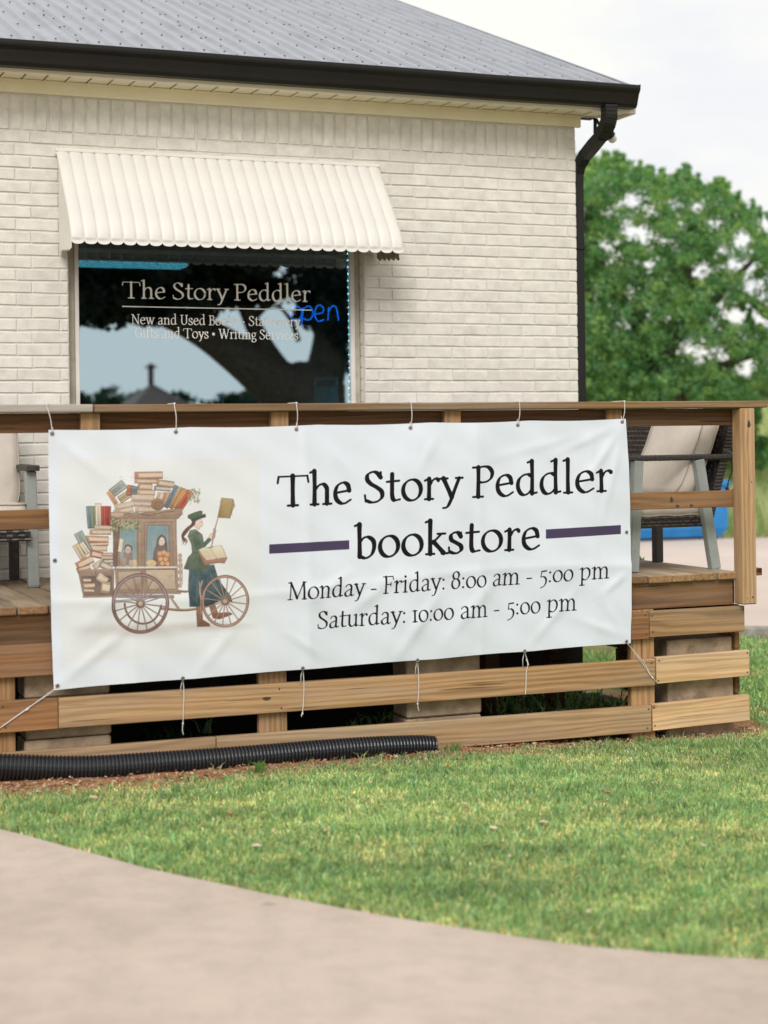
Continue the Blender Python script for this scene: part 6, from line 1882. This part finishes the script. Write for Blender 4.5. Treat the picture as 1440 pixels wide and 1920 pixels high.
# back: woven sheet leaning back, seen from its front
bk = MB()
rows_, cols_ = 20, 26
BH = .565
for j in range(rows_):
    z0 = DZ + .30 + BH * j / rows_; h = BH / rows_ * .84
    xx = lambda z: LX1 - .045 + (z - DZ - .30) * .31
    n0 = len(bk.v)
    for i in range(cols_ * 2 + 1):
        y = LY0 + .02 + (LY1 - LY0 - .04) * i / (cols_ * 2)
        o = .004 if (i + j) % 2 else -.004
        end = .03 * (1 - abs(math.sin(math.pi * i / (cols_ * 2))) ** .3)
        for dz in (0, h / 2, h): bk.v.append((xx(z0) + o - (.003 if dz == h / 2 else 0) - end, y, z0 + dz))
    for i in range(cols_ * 2):
        a = n0 + 3 * i; bk.f += [(a, a + 1, a + 4, a + 3), (a + 1, a + 2, a + 5, a + 4)]
bk.add(beam_vf((LX1 - .022, (LY0 + LY1) / 2, DZ + .30), (LX1 - .022 + .31 * BH, (LY0 + LY1) / 2, DZ + .30 + BH), LY1 - LY0 - .05, .03, .01, (1, 0, 0)))
part('backrest', bk.me(M['weave']), ls)
for yy in (LY0 + .015, LY1 - .015):
    ss = MB()
    for k in range(30):
        z = DZ + .27 + .585 * k / 30; x = LX1 - .02 + (z - DZ - .30) * .31
        ss.add(tube_vf([(x - .026, yy, z), (x + .026, yy, z)], .0115, 6))
    part('back_wrap', ss.me(M['wick']), ls)
AZ = E0 - .146
for yy, nm in ((LY0, 1), (LY1, 0)):
    a = MB()
    for k in range(46):
        x = LX0 + .01 + (.655) * k / 46
        a.add(tube_vf([(x, yy, AZ), (x + .0135, yy, AZ)], .0165 + .0012 * (k % 2), 8))
    if nm: a.add(tube_vf([(LX1 + .07, yy + .02, AZ + .03), (LX1 + .10, yy + .01, AZ + .018), (LX1 + .125, yy, AZ)], [.02, .02, .017], 8))
    part('armrest', a.me(M['wick']), ls)
    a0 = Vector((5.145, yy + .003, AZ - .014)); a1 = Vector((5.236, yy - .010, DZ + .004))
    part('leg', MB().add(beam_vf(a0, a1, .058, .050, .004)).add(beam_vf(a1, a1 + Vector((0, 0, -.005)), .055, .048, .001)).me(LG), ls)
    b0 = Vector((LX0 + .062, yy + .003, AZ - .014)); b1 = Vector((LX0 + .020, yy - .005, DZ + .004))
    part('leg', MB().add(beam_vf(b0, b1, .055, .05, .004)).me(LG), ls)
part('centre_leg', MB().box(LX1 - .032, LX1 + .018, 8.70, 8.75, DZ, DZ + .236, .003).me(M['wick']), ls)
part('dangling_cord', MB().add(tube_vf(spline([(5.37, 8.14, AZ - .02), (5.372, 8.14, AZ - .08), (5.345, 8.14, AZ - .14), (5.340, 8.14, AZ - .19)], 5), .0035, 6)).add(tube_vf([(5.335, 8.14, AZ - .17), (5.35, 8.14, AZ - .23)], .010, 6)).add(tube_vf([(5.35, 8.14, AZ - .20), (5.385, 8.14, AZ - .185)], .008, 6)).add(tube_vf(spline([(5.27, 8.15, AZ - .02), (5.262, 8.15, AZ - .12), (5.285, 8.15, AZ - .2), (5.30, 8.15, AZ - .26)], 5), .003, 6)).me(M['black'], True), ls)
add_cushion('seat_cushion', 'beige seat cushion on the wicker loveseat at the right', (.50), .55, .095, .010, (4.985, 8.43, DZ + .350), (0, 0, 0))
add_cushion('back_cushion', 'beige boxed cushion leaning on the back of the loveseat at the right', .52, .54, .100, .016, (5.180, 8.425, DZ + .635), (0, math.radians(-67), 0))

# left: armchair facing the viewer, only its right side in the frame
ch = thing('patio_armchair', 'wicker armchair with grey legs at the left edge, in front of the brick wall', 'chair', (1.35, 8.9, DZ))
CX0, CX1 = 1.02, 1.66
part('seat', MB().box(CX0 + .03, CX1 - .05, 8.86, 9.40, DZ + .24, DZ + .30, .008).me(M['weave']), ch)
part('apron', weave_panel(CX0 + .03, CX1 - .05, DZ + .24, DZ + .30, 8.853, 3, 9).me(M['weave']), ch)
bkc = weave_panel(CX0 + .02, CX1 - .08, DZ + .30, DZ + .84, 9.34, 20, 14, 0, .12); bkc.box(CX0 + .02, CX1 - .08, 9.42, 9.44, DZ + .3, DZ + .84, .008)
part('backrest', bkc.me(M['weave']), ch)
for x, s in ((CX1 - .035, 1), (CX0 + .035, -1)):
    a = MB()
    for k in range(34):
        y = 8.84 + .60 * k / 34
        a.box(x - .034, x + .034, y, y + .0155, AZ - .018, AZ + .010 + .002 * (k % 2), .003)
    part('armrest', a.me(M['wick']), ch)
    part('leg', MB().add(beam_vf((x - .004, 8.905, AZ - .02), (x + .008, 8.915, DZ + .005), .056, .05, .004)).add(beam_vf((x + .008, 8.915, DZ + .005), (x + .008, 8.915, DZ), .05, .045, .001)).me(LG), ch)
    part('leg', MB().add(beam_vf((x - .004, 9.40, AZ - .02), (x, 9.44, DZ + .001), .05, .05, .003)).me(M['wick']), ch)
add_cushion('seat_cushion', 'beige seat cushion on the wicker armchair at the left edge', .56, .52, .11, .015, (1.325, 9.10, DZ + .375), (0, 0, 0))
add_cushion('back_cushion', 'beige back cushion of the wicker armchair at the left edge', .54, .58, .13, .04, (1.335, 9.22, DZ + .655), (math.radians(80), 0, 0))

# ================================================================== BLUE CONTAINER IN THE YARD
def dumpster():
    p0 = onG(1100, 1017); p1 = onG(1378, 1008)
    p1 = Vector((14.45, 22.0, 0)); p0 = Vector((11.4, 22.3, 0))
    d = (p1 - p0); L = d.length; a = math.atan2(d.y, d.x)
    z0 = float(gz(13)) + .04
    t = thing('skip_container', 'blue steel container with a rust patch standing in the yard behind the loveseat', 'container', (p0.x, p0.y, z0), rotz=a)
    def lp(name, b, mat):
        o = bpy.data.objects.new(name, b.me(mat)); COL.objects.link(o); o.parent = t; return o
    H = .86
    b = MB()
    # tub with sloped ends and a bulged lower edge
    prof = [(0, 0.10), (.04, .03), (.10, 0.0)]
    V = [(.12, .05, .03), (L - .10, .05, .03), (L - .10, 1.5, .03), (.12, 1.5, .03), (.02, 0, .16), (L - .02, 0, .16), (L - .02, 1.55, .16), (.02, 1.55, .16), (0, .03, H), (L, .03, H), (L, 1.55, H), (0, 1.55, H), (.05, .08, H), (L - .05, .08, H), (L - .05, 1.5, H), (.05, 1.5, H), (.1, .12, .2), (L - .1, .12, .2), (L - .1, 1.45, .2), (.1, 1.45, .2)]
    F = [(0, 3, 2, 1)]
    for r0 in (0, 4, 8, 12):
        for k in range(4): F.append((r0 + k, r0 + (k + 1) % 4, r0 + 4 + (k + 1) % 4, r0 + 4 + k))
    F.append((16, 17, 18, 19)); b.add((V, F)); lp('tub', b, M['blue'])
    b = MB().box(-.03, L + .03, -.03, .04, H - .07, H + .01, .015).box(-.03, L + .03, 1.5, 1.58, H - .07, H + .01, .015).box(-.03, .03, .041, 1.499, H - .07, H + .01, .015).box(L - .03, L + .03, .041, 1.499, H - .07, H + .01, .015)
    lp('rim', b, M['blue'])
    b = MB()
    for x in np.linspace(.4, L - .4, 4): b.box(x - .04, x + .04, -.035, .02, .17, H - .07, .01)
    lp('rib', b, M['blue'])
    rr = np.random.default_rng(4)
    pts = [(L - .78 + .17 * math.cos(a) * (1 + .3 * rr.random()), -.002, .30 + .085 * math.sin(a) * (1 + .4 * rr.random())) for a in np.linspace(0, 2 * math.pi, 17)[:-1]]
    lp('rust_patch', MB().add((pts, [tuple(range(16))])), M['rust'])
    lp('skid', MB().box(.15, L - .15, .10, .2, -.04, .03).box(.15, L - .15, 1.2, 1.3, -.04, .03), M['black'])
dumpster()

# ================================================================== BEHIND THE VIEWER (what the window mirrors)
YM = 2 * (YW + .088)
def mir(px, py, Yv):
    p = onY(px, py, Yv); return Vector((p.x, YM - Yv, p.z))
def mirror_scene():
    Yv = 29.0
    r = np.random.default_rng(71)
    q = lambda x, y, d=0: tuple(mir(x, y, Yv + d))
    base = mir(580, 760, Yv); base.z = .12
    t = thing('live_oak', 'dark leaning live oak behind the viewer, mirrored in the shop window', 'tree', tuple(base))
    def g(x): p = mir(x, 760, Yv); return (p.x, p.y, -.2)
    L = [([g(600), q(580, 765), q(525, 725), q(455, 672), q(385, 625), q(310, 590), q(200, 560)], [.82, .66, .47, .36, .28, .22, .1]),
         ([g(590), q(600, 740), q(612, 690), q(618, 620), q(612, 540), q(600, 460)], [.62, .46, .36, .28, .24, .16]),
         ([q(560, 740), q(520, 690), q(490, 640), q(466, 590), q(446, 540), q(420, 460)], [.34, .22, .17, .14, .12, .1]),
         ([q(400, 600), q(380, 570), q(350, 530)], [.12, .08, .05]), ([q(480, 590), q(500, 570), q(520, 540)], [.08, .06, .04]), ([q(560, 640), q(545, 600), q(520, 570)], [.05, .04, .02]),
         ([q(610, 620), q(560, 555), q(510, 530), q(470, 500)], [.22, .12, .09, .05]),
         ([q(330, 560), q(280, 520), q(200, 500)], [.14, .10, .06])]
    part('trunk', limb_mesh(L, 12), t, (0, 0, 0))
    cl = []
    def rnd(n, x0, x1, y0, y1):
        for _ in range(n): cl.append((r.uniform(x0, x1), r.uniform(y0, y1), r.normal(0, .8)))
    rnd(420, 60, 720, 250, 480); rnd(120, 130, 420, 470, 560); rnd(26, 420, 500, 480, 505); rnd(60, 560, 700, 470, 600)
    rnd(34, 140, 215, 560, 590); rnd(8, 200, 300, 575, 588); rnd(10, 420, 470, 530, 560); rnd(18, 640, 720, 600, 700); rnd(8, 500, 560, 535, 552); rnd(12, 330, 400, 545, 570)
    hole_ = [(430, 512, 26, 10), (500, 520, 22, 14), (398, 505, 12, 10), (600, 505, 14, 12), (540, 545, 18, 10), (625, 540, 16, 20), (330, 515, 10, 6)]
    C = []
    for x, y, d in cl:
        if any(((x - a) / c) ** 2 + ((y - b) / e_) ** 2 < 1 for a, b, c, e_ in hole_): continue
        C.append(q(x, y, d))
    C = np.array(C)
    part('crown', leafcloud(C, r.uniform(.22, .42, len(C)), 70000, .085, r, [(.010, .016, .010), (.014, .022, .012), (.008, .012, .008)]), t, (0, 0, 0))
    # house with a cupola, far behind
    Yh = 62.0
    h = thing('far_house', 'small dark house with a cupola behind the viewer, mirrored in the shop window', 'house', tuple(mir(285, 800, Yh)))
    a, b, pk = mir(248, 754, Yh), mir(322, 754, Yh), mir(285, 719, Yh)
    w_ = b.x - a.x; cx_ = pk.x; yy = pk.y
    ex_ = .9
    zb_ = a.z - .35
    m_ = mesh([(cx_ - w_ * ex_, yy - 2, zb_), (cx_ + w_ * ex_, yy - 2, zb_), (cx_ + w_ * ex_, yy + 2, zb_), (cx_ - w_ * ex_, yy + 2, zb_), (cx_, yy, pk.z)], [(0, 1, 4), (1, 2, 4), (2, 3, 4), (3, 0, 4), (0, 3, 2, 1)], M['roofb'])
    part('roof', m_, h, (0, 0, 0))
    part('wall', MB().box(cx_ - w_ * ex_ + .2, cx_ + w_ * ex_ - .2, yy - 1.8, yy + 1.8, -.2, zb_).me(M['block']), h, (0, 0, 0))
    c0, c1 = mir(279, 719, Yh), mir(287, 690, Yh)
    part('cupola', MB().box(c0.x, c1.x, yy - .1, yy + .1, pk.z - .1, c1.z).box(c0.x - .1, c1.x + .1, yy - .2, yy + .2, c1.z, c1.z + .07).add(([(c0.x - .06, yy - .15, c1.z + .07), (c1.x + .06, yy - .15, c1.z + .07), (c1.x + .06, yy + .15, c1.z + .07), (c0.x - .06, yy + .15, c1.z + .07), ((c0.x + c1.x) / 2, yy, c1.z + .2)], [(0, 1, 4), (1, 2, 4), (2, 3, 4), (3, 0, 4)])).me(M['roofb']), h, (0, 0, 0))
    for i, (x, y, w, hh, lab) in enumerate([(185, 722, 5.2, 3.4, 'dark round tree left of the far house, mirrored in the window'), (235, 736, 3.0, 2.9, 'small dark tree beside the far house, mirrored in the window'), (345, 738, 2.2, 2.7, 'low bush right of the far house, mirrored in the window'), (430, 728, 5.2, 3.2, 'broad dark tree behind the oak trunk, mirrored in the window')]):
        p = mir(x, y, 64); zt = p.z
        bush('far_tree', lab, 'tree', (p.x, p.y, .1), (w, 3, zt - .1), 4200, .17, [(.02, .04, .025), (.025, .05, .03)], seed=80 + i)
mirror_scene()
